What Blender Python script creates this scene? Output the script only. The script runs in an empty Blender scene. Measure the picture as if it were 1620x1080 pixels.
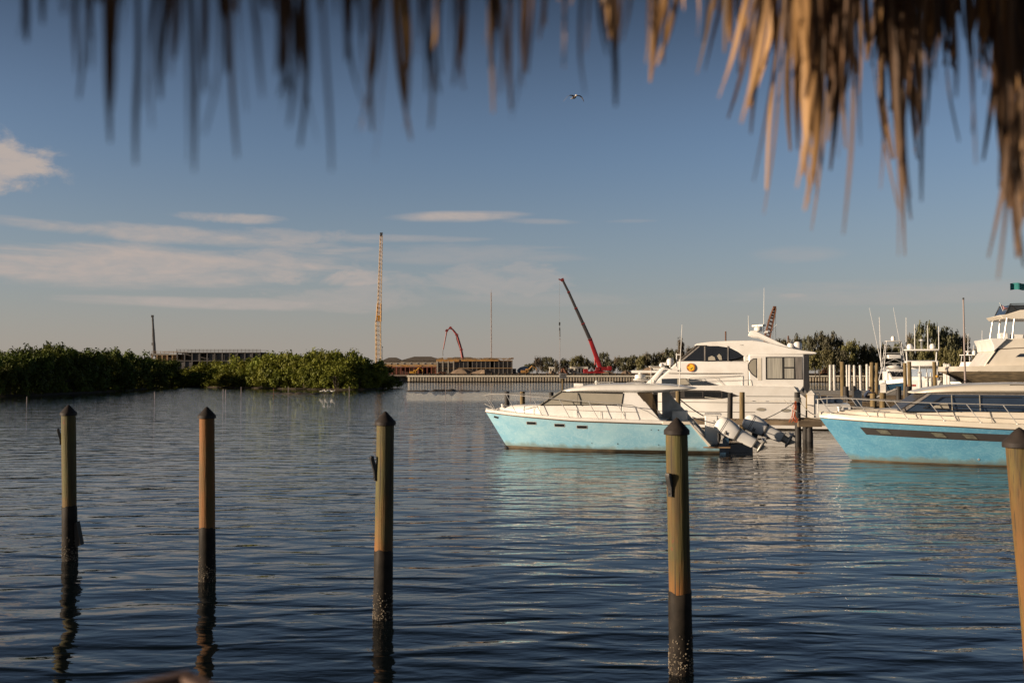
import bpy, bmesh, math, random
from mathutils import Vector, Matrix
R = math.radians
rnd = random.Random(7)
SC = bpy.context.scene
COL = SC.collection

# ------------------------------------------------------------------ camera, sky, sun, exposure
FPX, CAMH = 1575.0, 3.9
PITCH = math.atan((590 - 540) / FPX)
cam_d = bpy.data.cameras.new('camera')
cam = bpy.data.objects.new('camera', cam_d)
COL.objects.link(cam)
cam.location = (0, 0, CAMH)
cam.rotation_euler = (math.pi / 2 + PITCH, 0, 0)
cam_d.sensor_width = 36.0
cam_d.lens = 36.0 * FPX / 1620.0
cam_d.clip_start = 0.05
cam_d.clip_end = 60000
cam_d.dof.use_dof = True
cam_d.dof.focus_distance = 48
cam_d.dof.aperture_fstop = 2.8
SC.camera = cam

SUN_AZ = math.atan2(-0.972, -0.235)          # bearing of the sun, from +Y towards +X
SUN_EL = R(11)
TO_SUN = Vector((math.sin(SUN_AZ) * math.cos(SUN_EL), math.cos(SUN_AZ) * math.cos(SUN_EL), math.sin(SUN_EL)))
sun_d = bpy.data.lights.new('sun', 'SUN')
sun = bpy.data.objects.new('sun', sun_d)
COL.objects.link(sun)
sun.rotation_euler = TO_SUN.to_track_quat('Z', 'Y').to_euler()
sun_d.energy = 5.0
sun_d.angle = R(0.55)
sun_d.color = (1.0, 0.80, 0.59)

world = bpy.data.worlds.new('World')
SC.world = world
world.use_nodes = True
wn = world.node_tree
wn.nodes.clear()
def wnode(t, **k):
    n = wn.nodes.new(t)
    for a, v in k.items():
        setattr(n, a, v)
    return n
def wlink(a, b): wn.links.new(a, b)
def wmath(op, a, b=None, c=None):
    n = wnode('ShaderNodeMath', operation=op)
    for i, v in enumerate((a, b, c)):
        if v is None: continue
        if isinstance(v, (int, float)): n.inputs[i].default_value = v
        else: wlink(v, n.inputs[i])
    return n.outputs[0]
def wramp(fac, p0, p1, v0=0.0, v1=1.0):
    n = wnode('ShaderNodeMapRange'); n.interpolation_type = 'SMOOTHSTEP'
    wlink(fac, n.inputs[0])
    n.inputs[1].default_value = p0; n.inputs[2].default_value = p1
    n.inputs[3].default_value = v0; n.inputs[4].default_value = v1
    return n.outputs[0]
sky = wnode('ShaderNodeTexSky', sky_type='NISHITA', sun_disc=False)
sky.sun_elevation = SUN_EL
sky.sun_rotation = SUN_AZ
sky.air_density = 1.0
sky.dust_density = 1.0
sky.ozone_density = 3.2
geo = wnode('ShaderNodeTexCoord')
sep = wnode('ShaderNodeSeparateXYZ')
wlink(geo.outputs['Generated'], sep.inputs[0])
# clouds: long banks and streaks low in the sky, each with its own place, size and ragged edge
def skynoise(scale, sx, sz, off, detail, rough, dist=0.0):
    m = wnode('ShaderNodeMapping')
    m.inputs['Scale'].default_value = (sx, sx, sz)
    m.inputs['Location'].default_value = off
    wlink(geo.outputs['Generated'], m.inputs[0])
    n = wnode('ShaderNodeTexNoise')
    n.inputs['Scale'].default_value = scale
    n.inputs['Detail'].default_value = detail
    n.inputs['Roughness'].default_value = rough
    n.inputs['Distortion'].default_value = dist
    wlink(m.outputs[0], n.inputs['Vector'])
    return n.outputs[0]
n_long = skynoise(5.0, 1.0, 7.0, (3.1, 1.7, .4), 10, .62, .5)
n_puff = skynoise(13.0, 1.0, 2.6, (1.1, 4.2, 2.4), 10, .64, .4)
n_puff2 = skynoise(15.0, 1.0, 2.2, (2.3, .6, 7.7), 10, .66, .4)
n_fine = skynoise(34.0, 1.0, 3.2, (5.1, 2.2, 1.4), 8, .6, .3)
def bank(px, py, wpx, hpx, slope, noise, k, amount, soft=1.4, add=.15):
    ax, az = (px - 810) / 1635., (590 - py) / 1610.
    dx = wmath('DIVIDE', wmath('ADD', sep.outputs[0], -ax), wpx / 1600.)
    zc = wmath('ADD', wmath('ADD', sep.outputs[2], -az), wmath('MULTIPLY', wmath('ADD', sep.outputs[0], -ax), slope))
    dz = wmath('DIVIDE', zc, hpx / 1600.)
    rr = wmath('ADD', wmath('MULTIPLY', dx, dx), wmath('MULTIPLY', dz, dz))
    e = wmath('ADD', wmath('SUBTRACT', 1.0 + add, rr), wmath('MULTIPLY', wmath('SUBTRACT', noise, 0.5), k))
    return wmath('MULTIPLY', wmath('MULTIPLY', wramp(e, 0.0, soft), wramp(rr, 1.0, 2.6, 1.0, 0.0)), amount)
cov = None
for args in ((5, 295, 105, 50, 0.0, n_puff2, 4.5, .95, 1.0, .75), (30, 258, 60, 14, 0.0, n_puff, 5.0, .5),
             (260, 430, 330, 32, 0.0, n_long, 4.5, .85, 1.5, .3), (500, 437, 100, 15, 0.0, n_puff, 5.0, .75, 1.2, .3), (330, 418, 260, 26, 0.0, n_puff, 6.0, .6, 1.3), (90, 442, 150, 12, 0.0, n_long, 4.0, .6),
             (330, 383, 300, 14, .045, n_long, 4.5, .75, 1.3), (600, 375, 180, 7, 0.0, n_long, 3.5, .45), (370, 351, 80, 9, 0.0, n_puff, 4.5, .7), (470, 375, 160, 12, 0.0, n_puff, 5.5, .5),
             (735, 340, 115, 10, -.02, n_long, 3.4, .80), (860, 347, 90, 6, 0.03, n_long, 3.0, .45), (1000, 348, 60, 4, 0, n_long, 3, .25),
             (350, 482, 230, 10, 0.0, n_long, 4.5, .65), (560, 470, 150, 20, 0.0, n_puff, 6.0, .40),
             (800, 440, 200, 26, 0.0, n_puff, 7.5, .38), (700, 400, 210, 18, 0.0, n_long, 5.0, .28), (930, 470, 240, 12, 0.0, n_long, 5.0, .26),
             (1250, 470, 30, 5, 0.0, n_puff, 4.0, .55), (1255, 408, 70, 14, 0.0, n_long, 4.0, .22), (1400, 470, 260, 20, 0.0, n_long, 5.0, .28)):
    c = bank(*args)
    cov = c if cov is None else wmath('MAXIMUM', cov, c)
cov = wmath('MULTIPLY', cov, wmath('ADD', wmath('MULTIPLY', n_fine, 1.5), 0.22))
cov = wmath('MINIMUM', cov, 1.0)
# the low haze of the horizon, and the deeper blue overhead
hz = wramp(sep.outputs[2], -0.06, 0.235, 0.92, 0.0)
over = wramp(sep.outputs[2], 0.20, 0.48, 1.06, 0.10)
tint = wnode('ShaderNodeHueSaturation')
tint.inputs['Saturation'].default_value = .93
wlink(sky.outputs[0], tint.inputs['Color'])
wlink(over, tint.inputs['Value'])
cast = wnode('ShaderNodeMix', data_type='RGBA', blend_type='MULTIPLY')
cast.inputs[0].default_value = 1.0
wlink(tint.outputs[0], cast.inputs[6])
cast.inputs[7].default_value = (1.09, 1.0, 1.03, 1)
mixh = wnode('ShaderNodeMix', data_type='RGBA')
wlink(hz, mixh.inputs[0]); wlink(cast.outputs[2], mixh.inputs[6])
hcol = wnode('ShaderNodeMix', data_type='RGBA')
wlink(wramp(sep.outputs[2], 0.0, 0.13, 0.0, 1.0), hcol.inputs[0])
hcol.inputs[6].default_value = (4.15, 3.68, 3.28, 1)
hcol.inputs[7].default_value = (3.5, 3.75, 3.95, 1)
wlink(hcol.outputs[2], mixh.inputs[7])
mixc = wnode('ShaderNodeMix', data_type='RGBA')
wlink(cov, mixc.inputs[0]); wlink(mixh.outputs[2], mixc.inputs[6])
mixc.inputs[7].default_value = (4.75, 4.12, 3.8, 1)
bg = wnode('ShaderNodeBackground')
bg.inputs['Strength'].default_value = 0.065
wlink(mixc.outputs[2], bg.inputs['Color'])
wo = wnode('ShaderNodeOutputWorld')
wlink(bg.outputs[0], wo.inputs[0])

SC.view_settings.view_transform = 'Standard'
SC.view_settings.look = 'None'
SC.view_settings.exposure = 0.60
SC.view_settings.gamma = 1.0
SC.cycles.use_denoising = True
SC.cycles.max_bounces = 8
SC.cycles.sample_clamp_indirect = 6.0

def at(px, py, d):
    """point d metres in front of the camera that the photograph shows at this pixel"""
    u, v = (px - 810) / FPX, (540 - py) / FPX
    c, s = math.cos(PITCH), math.sin(PITCH)
    ry, rz = c - v * s, s + v * c
    k = d / ry
    return Vector((u * k, d, CAMH + rz * k))
def gnd(px, py, z=0.0):
    u, v = (px - 810) / FPX, (540 - py) / FPX
    c, s = math.cos(PITCH), math.sin(PITCH)
    k = (z - CAMH) / (s + v * c)
    return Vector((u * k, (c - v * s) * k, z))

# ------------------------------------------------------------------ materials
def mat(name, col, col2=None, rough=0.6, metal=0.0, scale=4.0, stretch=(1, 1, 1), bump=0.0, bscale=None, spec=0.5,
        detail=5, lo=0.35, hi=0.65, coat=0.0, transl=0.0, obrand=0.0):
    m = bpy.data.materials.new(name)
    m.use_nodes = True
    nt = m.node_tree
    p = nt.nodes['Principled BSDF']
    p.inputs['Roughness'].default_value = rough
    p.inputs['Metallic'].default_value = metal
    p.inputs['Specular IOR Level'].default_value = spec
    p.inputs['Coat Weight'].default_value = coat
    if col2 is None:
        col2 = tuple(c * 0.86 for c in col)
    tc = nt.nodes.new('ShaderNodeTexCoord')
    mp = nt.nodes.new('ShaderNodeMapping')
    mp.inputs['Scale'].default_value = stretch
    nt.links.new(tc.outputs['Object'], mp.inputs[0])
    n = nt.nodes.new('ShaderNodeTexNoise')
    n.inputs['Scale'].default_value = scale
    n.inputs['Detail'].default_value = detail
    nt.links.new(mp.outputs[0], n.inputs['Vector'])
    mr = nt.nodes.new('ShaderNodeMapRange')
    mr.inputs[1].default_value = lo; mr.inputs[2].default_value = hi
    nt.links.new(n.outputs[0], mr.inputs[0])
    mx = nt.nodes.new('ShaderNodeMix'); mx.data_type = 'RGBA'
    nt.links.new(mr.outputs[0], mx.inputs[0])
    mx.inputs[6].default_value = (*col2, 1); mx.inputs[7].default_value = (*col, 1)
    out = mx.outputs[2]
    if obrand:
        oi = nt.nodes.new('ShaderNodeObjectInfo')
        hs = nt.nodes.new('ShaderNodeHueSaturation')
        a = nt.nodes.new('ShaderNodeMapRange'); a.inputs[3].default_value = 1 - obrand; a.inputs[4].default_value = 1 + obrand
        nt.links.new(oi.outputs['Random'], a.inputs[0])
        nt.links.new(a.outputs[0], hs.inputs['Value'])
        b = nt.nodes.new('ShaderNodeMapRange'); b.inputs[3].default_value = 0.5 - obrand * 0.06; b.inputs[4].default_value = 0.5 + obrand * 0.06
        nt.links.new(oi.outputs['Random'], b.inputs[0])
        nt.links.new(b.outputs[0], hs.inputs['Hue'])
        nt.links.new(out, hs.inputs['Color'])
        out = hs.outputs[0]
    nt.links.new(out, p.inputs['Base Color'])
    if bump:
        bn = nt.nodes.new('ShaderNodeBump')
        bn.inputs['Strength'].default_value = bump
        bn.inputs['Distance'].default_value = 0.02
        if bscale:
            n2 = nt.nodes.new('ShaderNodeTexNoise'); n2.inputs['Scale'].default_value = bscale; n2.inputs['Detail'].default_value = 4
            nt.links.new(mp.outputs[0], n2.inputs['Vector']); nt.links.new(n2.outputs[0], bn.inputs['Height'])
        else:
            nt.links.new(n.outputs[0], bn.inputs['Height'])
        nt.links.new(bn.outputs[0], p.inputs['Normal'])
    if transl:
        tr = nt.nodes.new('ShaderNodeBsdfTranslucent')
        nt.links.new(out, tr.inputs[0])
        ms = nt.nodes.new('ShaderNodeMixShader'); ms.inputs[0].default_value = transl
        nt.links.new(p.outputs[0], ms.inputs[1]); nt.links.new(tr.outputs[0], ms.inputs[2])
        nt.links.new(ms.outputs[0], nt.nodes['Material Output'].inputs[0])
    return m

M = {}
M['white'] = mat('white_gelcoat', (.80, .78, .74), (.72, .69, .64), rough=.28, scale=1.3, coat=.3)
M['white_matte'] = mat('white_matte', (.76, .74, .70), (.62, .60, .55), rough=.55, scale=3)
M['cream'] = mat('cream_gelcoat', (.72, .66, .56), (.64, .58, .48), rough=.3, scale=1.0, coat=.3)
M['bottom'] = mat('brown_bottom_paint', (.16, .12, .07), (.07, .055, .035), rough=.8, scale=3, stretch=(.6, 1, 3))
M['rubrail'] = mat('dark_rub_rail', (.12, .09, .06), rough=.5)
M['black'] = mat('black_rubber', (.02, .02, .02), (.012, .012, .012), rough=.55)
M['graphite'] = mat('graphite_stripe', (.055, .05, .048), (.045, .042, .04), rough=.35, scale=2)
M['glass'] = mat('dark_glass', (.02, .022, .025), (.015, .016, .018), rough=.04, spec=.9, scale=.8)
M['glass_blue'] = mat('blue_tinted_glass', (.035, .05, .075), (.02, .03, .05), rough=.03, spec=.9, scale=.6)
M['mesh_cover'] = mat('beige_mesh_cover', (.33, .30, .24), (.27, .25, .20), rough=.6, scale=1.2)
M['hull_light'] = mat('dim_hull_light', (.15, .15, .115), (.10, .10, .08), rough=.15, scale=6)
M['shell'] = mat('dim_grey_concrete', (.115, .105, .10), (.08, .072, .068), rough=.9, scale=.5)
M['curtain'] = mat('pale_curtain', (.42, .40, .34), (.26, .25, .22), rough=.8, scale=3, stretch=(5, 1, .2))
M['canvas'] = mat('grey_canvas', (.20, .18, .165), (.13, .12, .11), rough=.85, scale=3, stretch=(3, 3, .3))
M['canvas_blue'] = mat('pale_blue_canvas', (.32, .38, .46), (.22, .27, .34), rough=.7, scale=3, stretch=(3, 3, .4))
M['steel'] = mat('stainless_steel', (.72, .70, .66), (.6, .58, .55), rough=.3, metal=.55)
M['alu'] = mat('white_aluminium', (.68, .67, .65), (.56, .55, .53), rough=.35)
M['brown_glass'] = mat('bronze_glass', (.085, .055, .02), (.045, .03, .012), rough=.12, spec=.8, scale=2, stretch=(1, 6, .3))
M['teak'] = mat('worn_teak', (.26, .17, .09), (.18, .11, .06), rough=.7, scale=6, stretch=(.3, 4, 1))
M['dark_metal'] = mat('dark_bracket_metal', (.045, .042, .04), (.025, .024, .023), rough=.45, metal=.4, scale=8)
M['dockwood'] = mat('grey_dock_timber', (.24, .18, .115), (.13, .095, .06), rough=.85, scale=2, stretch=(.5, 6, 1), bump=.4)
M['dockpile'] = mat('brown_dock_pile', (.21, .15, .065), (.10, .07, .032), rough=.85, scale=5, stretch=(2, 2, .25), bump=.5)
M['blackpile'] = mat('tarred_pile', (.028, .023, .018), (.014, .012, .010), rough=.7, scale=4, stretch=(2, 2, .4), bump=.5)
M['pvc'] = mat('white_pvc', (.60, .57, .52), (.46, .43, .39), rough=.5, scale=2)
M['concrete'] = mat('pale_concrete', (.40, .36, .30), (.30, .27, .22), rough=.85, scale=.8)
M['concrete_grey'] = mat('grey_concrete', (.17, .155, .14), (.11, .10, .09), rough=.9, scale=.5)
M['wallcap'] = mat('seawall_cap_concrete', (.84, .78, .64), (.74, .67, .54), rough=.8, scale=.4)
M['sheet'] = mat('vinyl_sheet_pile', (.56, .48, .36), (.44, .37, .28), rough=.75, scale=.5, stretch=(1, 1, .4))
M['dirt'] = mat('sandy_dirt', (.30, .215, .14), (.16, .11, .075), rough=.95, scale=.15, bump=.6, detail=8)
M['mud'] = mat('wet_oyster_mud', (.075, .052, .028), (.03, .022, .014), rough=.8, scale=1.6, bump=.8, detail=8)
M['orange_form'] = mat('orange_formwork', (.50, .27, .07), (.34, .17, .05), rough=.8, scale=.7)
M['red_frame'] = mat('red_oxide_frame', (.22, .06, .04), (.13, .045, .03), rough=.7, scale=.5)
M['timber'] = mat('raw_timber', (.33, .21, .10), (.20, .125, .06), rough=.85, scale=1.4)
M['dark_open'] = mat('dark_interior', (.02, .017, .014), rough=.9)
M['beigewall'] = mat('beige_stucco', (.34, .29, .22), (.27, .23, .18), rough=.9, scale=.3)
M['roof'] = mat('brown_shingle_roof', (.12, .095, .075), (.08, .065, .05), rough=.9, scale=.8)
M['yellow'] = mat('crane_yellow', (.62, .32, .03), (.45, .22, .025), rough=.5, scale=.3)
M['palelat'] = mat('faded_crane_paint', (.50, .32, .12), (.38, .27, .15), rough=.5, scale=.3)
M['red'] = mat('crane_red', (.33, .013, .016), (.22, .010, .012), rough=.4, scale=.4)
M['darkred'] = mat('pump_red', (.26, .03, .025), (.16, .022, .02), rough=.5, scale=.4)
M['cranegrey'] = mat('crane_charcoal', (.055, .05, .05), (.035, .033, .033), rough=.5, scale=.4)
M['rust'] = mat('rusty_steel', (.17, .07, .035), (.09, .04, .022), rough=.85, scale=1.5, stretch=(1, 1, .3))
M['mast'] = mat('grey_mast_steel', (.30, .24, .22), (.22, .18, .17), rough=.6, scale=.1)
M['fence'] = mat('dark_silt_fence', (.055, .045, .035), (.035, .03, .024), rough=.9, scale=.5)
M['wire'] = mat('steel_rope', (.10, .09, .085), rough=.6)
M['rope_blue'] = mat('navy_rope', (.02, .03, .07), rough=.9, scale=30)
M['rope_pale'] = mat('pale_rope', (.45, .42, .36), (.3, .28, .24), rough=.9, scale=30)
M['rope_orange'] = mat('orange_rope', (.55, .12, .04), (.4, .09, .03), rough=.9, scale=20)
M['skin'] = mat('skin', (.30, .17, .11), (.26, .145, .09), rough=.6)
M['hair'] = mat('dark_hair', (.015, .011, .009), rough=.7)
M['navy'] = mat('navy_shirt', (.035, .05, .095), (.022, .033, .065), rough=.85, scale=8)
M['trousers'] = mat('dark_trousers', (.035, .035, .04), rough=.9)
M['orange_cap'] = mat('orange_cap', (.45, .13, .05), rough=.8)
M['feather_white'] = mat('white_feathers', (.75, .72, .67), (.62, .58, .52), rough=.8)
M['feather_grey'] = mat('grey_brown_feathers', (.16, .13, .11), (.09, .075, .065), rough=.8, scale=9)
M['trunk'] = mat('bark', (.10, .08, .06), (.05, .04, .03), rough=.95, scale=3, stretch=(1, 1, .3))
M['leaf_mangrove'] = mat('shaded_mangrove_leaves', (.115, .135, .022), (.045, .062, .011), rough=.6, scale=.9, detail=3, transl=.15, obrand=.25, spec=.15)  # leaf colour darkened to stand for the bank lying in shade
M['leaf_islet'] = mat('sunlit_mangrove_leaves', (.215, .225, .03), (.085, .10, .014), rough=.6, scale=.9, detail=3, transl=.18, obrand=.25, spec=.15)  # same leaf painted lighter to stand for sun on the islet
M['leaf_far'] = mat('oak_leaves', (.11, .10, .045), (.055, .055, .025), rough=.7, scale=.5, detail=3, transl=.12, obrand=.28)
M['leaf_olive'] = mat('olive_leaves', (.17, .145, .045), (.08, .075, .025), rough=.7, scale=.5, detail=3, transl=.12, obrand=.22)
M['leaf_pine'] = mat('feathery_pine_needles', (.16, .125, .075), (.085, .068, .042), rough=.8, scale=.5, detail=3, transl=.15, obrand=.25)
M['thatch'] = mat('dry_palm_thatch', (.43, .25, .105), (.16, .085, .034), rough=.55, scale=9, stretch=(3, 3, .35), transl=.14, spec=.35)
M['thatch_dark'] = mat('shaded_palm_thatch', (.13, .068, .032), (.05, .028, .014), rough=.7, scale=9, stretch=(3, 3, .35), transl=.10)  # same thatch painted dark to stand for strands in shade
M['weathered'] = mat('weathered_grey_timber', (.40, .34, .28), (.26, .21, .17), rough=.85, scale=5, stretch=(4, 4, 1), bump=.4)
M['brownpaint'] = mat('brown_stained_timber', (.15, .085, .055), (.09, .05, .035), rough=.7, scale=5)
M['teal'] = mat('teal_flag_cloth', (.03, .22, .21), (.02, .16, .16), rough=.8)
M['pump_white'] = mat('motor_white', (.84, .82, .79), (.78, .76, .72), rough=.22, scale=1.5, coat=.5)
M['motor_grey'] = mat('motor_grey_metal', (.30, .28, .25), (.20, .19, .17), rough=.4, metal=.5)
M['barnacle'] = mat('barnacles', (.30, .25, .18), (.14, .11, .08), rough=.95, scale=20)
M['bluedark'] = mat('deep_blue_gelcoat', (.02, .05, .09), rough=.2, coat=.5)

def hull_paint(name, c0, c1, c2):
    """faded gelcoat: broad bleached clouds, painted wisps of ripple light and faint run marks"""
    m = bpy.data.materials.new(name); m.use_nodes = True
    nt = m.node_tree; p = nt.nodes['Principled BSDF']; p.inputs['Roughness'].default_value = .18; p.inputs['Coat Weight'].default_value = .9; p.inputs['Coat Roughness'].default_value = .08
    N = nt.nodes.new; L = nt.links.new; tc = N('ShaderNodeTexCoord')
    def noise(st, sc, det, dist=0., kind=None):
        mp = N('ShaderNodeMapping'); mp.inputs['Scale'].default_value = st; L(tc.outputs['Object'], mp.inputs[0])
        n = N('ShaderNodeTexNoise'); n.inputs['Scale'].default_value = sc; n.inputs['Detail'].default_value = det; n.inputs['Distortion'].default_value = dist
        L(mp.outputs[0], n.inputs['Vector']); return n.outputs[0]
    def ramp(f, a, b, c=0., d=1.):
        r = N('ShaderNodeMapRange'); L(f, r.inputs[0])
        for i, v in enumerate((a, b, c, d)): r.inputs[i + 1].default_value = v
        return r.outputs[0]
    def mix(f, a, b):
        x = N('ShaderNodeMix'); x.data_type = 'RGBA'; L(f, x.inputs[0])
        for i, v in ((6, a), (7, b)):
            if isinstance(v, tuple): x.inputs[i].default_value = (*v, 1)
            else: L(v, x.inputs[i])
        return x.outputs[2]
    base = mix(ramp(noise((.55, 1, .9), 1.2, 6, .5), .38, .62), c1, c0)
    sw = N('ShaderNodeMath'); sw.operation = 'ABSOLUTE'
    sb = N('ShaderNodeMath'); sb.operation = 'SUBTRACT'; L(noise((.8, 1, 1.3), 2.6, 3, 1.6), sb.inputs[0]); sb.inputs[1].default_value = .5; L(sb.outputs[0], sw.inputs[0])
    base = mix(ramp(sw.outputs[0], .0, .05, .38, 0), base, c2)  # pale wispy lines painted in for ripple light thrown up by the water
    base = mix(ramp(noise((5, 1, .25), 1.6, 4), .62, .80, 0, .35), base, c1)
    sz = N('ShaderNodeSeparateXYZ'); L(tc.outputs['Object'], sz.inputs[0])
    zs_ = N('ShaderNodeMath'); zs_.operation = 'ADD'; L(sz.outputs[2], zs_.inputs[0]); L(ramp(noise((.9, 1, .3), 2.2, 5), .3, .7, -.14, .10), zs_.inputs[1])
    base = mix(ramp(zs_.outputs[0], .12, .30, .55, 0), base, (.20, .19, .11))
    L(base, p.inputs['Base Color'])
    b = N('ShaderNodeBump'); b.inputs['Strength'].default_value = .12; b.inputs['Distance'].default_value = .02
    L(noise((.7, 1, 1), 1.5, 2), b.inputs['Height']); L(b.outputs[0], p.inputs['Normal'])
    return m
def pile_material():
    """weathered piling timber: vertical grain, checks, greenish grey above, a rust stain just above the black sleeve"""
    m = bpy.data.materials.new('piling_timber'); m.use_nodes = True
    nt = m.node_tree; p = nt.nodes['Principled BSDF']; p.inputs['Roughness'].default_value = .8
    N = nt.nodes.new; L = nt.links.new
    tc = N('ShaderNodeTexCoord'); oi = N('ShaderNodeObjectInfo')
    vec = N('ShaderNodeVectorMath'); vec.operation = 'ADD'
    L(tc.outputs['Object'], vec.inputs[0])
    off = N('ShaderNodeVectorMath'); off.operation = 'SCALE'; off.inputs[0].default_value = (13, 7, 5)
    L(oi.outputs['Random'], off.inputs['Scale']); L(off.outputs[0], vec.inputs[1])
    def noise(stretch, scale, det=6):
        mp = N('ShaderNodeMapping'); mp.inputs['Scale'].default_value = stretch; L(vec.outputs[0], mp.inputs[0])
        n = N('ShaderNodeTexNoise'); n.inputs['Scale'].default_value = scale; n.inputs['Detail'].default_value = det
        L(mp.outputs[0], n.inputs['Vector']); return n.outputs[0]
    def ramp(f, a, b, c=0., d=1.):
        r = N('ShaderNodeMapRange'); L(f, r.inputs[0])
        for i, v in enumerate((a, b, c, d)): r.inputs[i + 1].default_value = v
        return r.outputs[0]
    def mix(f, a, b):
        x = N('ShaderNodeMix'); x.data_type = 'RGBA'; L(f, x.inputs[0])
        for i, v in ((6, a), (7, b)):
            if isinstance(v, tuple): x.inputs[i].default_value = (*v, 1)
            else: L(v, x.inputs[i])
        return x.outputs[2]
    grain = noise((9, 9, .35), 6); patch = noise((1, 1, .6), 2.2); knots = noise((2, 2, 1.5), 4.5, 2)
    base = mix(ramp(grain, .35, .65), (.052, .042, .012), (.125, .102, .024))
    base = mix(ramp(patch, .42, .62), base, (.085, .082, .026))
    rustrnd = ramp(oi.outputs['Random'], 0, 1, .0, .55)
    sepz = N('ShaderNodeSeparateXYZ'); L(tc.outputs['Object'], sepz.inputs[0])
    zn = N('ShaderNodeMath'); zn.operation = 'ADD'; L(sepz.outputs[2], zn.inputs[0])
    nn = ramp(patch, .3, .7, -.32, .32); L(nn, zn.inputs[1])
    st = ramp(zn.outputs[0], 1.02, 1.42, 1, 0)
    base = mix(st, base, (.19, .075, .012))
    base = mix(ramp(knots, .68, .74), base, (.16, .05, .02))
    base = mix(ramp(noise((2.2, 2.2, .22), 2.0, 5), .52, .66, 0, .75), base, (.05, .036, .016))
    base = mix(ramp(noise((1.6, 1.6, .4), 1.7, 4), .60, .72, 0, .6), base, (.20, .095, .022))
    sepc = N('ShaderNodeSeparateColor'); L(oi.outputs['Color'], sepc.inputs[0])
    oc = N('ShaderNodeMath'); oc.operation = 'MULTIPLY'; L(sepc.outputs[0], oc.inputs[0]); L(ramp(noise((1.4, 1.4, .5), 2.6, 5), .25, .6), oc.inputs[1])
    base = mix(oc.outputs[0], base, (.20, .078, .014))
    crack = ramp(noise((14, 14, .16), 3.1, 3), .33, .40, 1, 0)
    base = mix(crack, base, (.04, .026, .012))
    L(base, p.inputs['Base Color'])
    b = N('ShaderNodeBump'); b.inputs['Strength'].default_value = .7; b.inputs['Distance'].default_value = .012
    L(grain, b.inputs['Height']); L(b.outputs[0], p.inputs['Normal'])
    return m
M['piling'] = pile_material()
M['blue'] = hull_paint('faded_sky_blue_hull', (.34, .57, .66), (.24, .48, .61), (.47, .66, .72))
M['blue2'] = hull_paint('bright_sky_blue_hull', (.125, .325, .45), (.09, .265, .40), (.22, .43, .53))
M['sleeve'] = mat('black_pile_sleeve', (.030, .024, .019), (.014, .012, .010), rough=.65, scale=5, bump=.5, spec=.12)
M['pilecap'] = mat('black_plastic_cap', (.040, .032, .028), (.024, .020, .018), rough=.6, scale=6, bump=.4, spec=.2)

def water_material():
    m = bpy.data.materials.new('dark_rippled_water'); m.use_nodes = True
    nt = m.node_tree; p = nt.nodes['Principled BSDF']
    p.inputs['Base Color'].default_value = (.0035, .0065, .0085, 1)
    p.inputs['Roughness'].default_value = .012
    p.inputs['IOR'].default_value = 1.333
    N = nt.nodes.new; L = nt.links.new
    tc = N('ShaderNodeTexCoord')
    def wave(scale, sx, sy, rot, det, dist, rough=.5):
        mp = N('ShaderNodeMapping'); mp.inputs['Scale'].default_value = (sx, sy, 1); mp.inputs['Rotation'].default_value = (0, 0, R(rot))
        L(tc.outputs['Object'], mp.inputs[0])
        n = N('ShaderNodeTexNoise'); n.inputs['Scale'].default_value = scale; n.inputs['Detail'].default_value = det
        n.inputs['Roughness'].default_value = rough; n.inputs['Distortion'].default_value = dist
        L(mp.outputs[0], n.inputs['Vector']); return n.outputs[0]
    def mul(a, k):
        x = N('ShaderNodeMath'); x.operation = 'MULTIPLY'; L(a, x.inputs[0])
        if isinstance(k, (int, float)): x.inputs[1].default_value = k
        else: L(k, x.inputs[1])
        return x.outputs[0]
    def add(a, b):
        x = N('ShaderNodeMath'); x.operation = 'ADD'; L(a, x.inputs[0]); L(b, x.inputs[1]); return x.outputs[0]
    big = wave(.42, .55, 1.0, 12, 2, .3)
    mid = wave(1.25, .42, 1.1, -7, 1.5, .5)
    small = wave(4.4, .5, 1.1, 12, 2, .4, .5)
    patch = wave(.07, 1, 1.6, 5, 3, .5)
    pr = N('ShaderNodeMapRange'); L(patch, pr.inputs[0]); pr.inputs[1].default_value = .35; pr.inputs[2].default_value = .65
    pr.inputs[3].default_value = .55; pr.inputs[4].default_value = 1.4
    h = add(add(mul(big, .075), mul(mid, .066)), mul(mul(small, .009), pr.outputs[0]))
    b = N('ShaderNodeBump'); b.inputs['Strength'].default_value = 1.0; b.inputs['Distance'].default_value = 1.0
    L(h, b.inputs['Height']); L(b.outputs[0], p.inputs['Normal'])
    return m
M['water'] = water_material()

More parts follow.
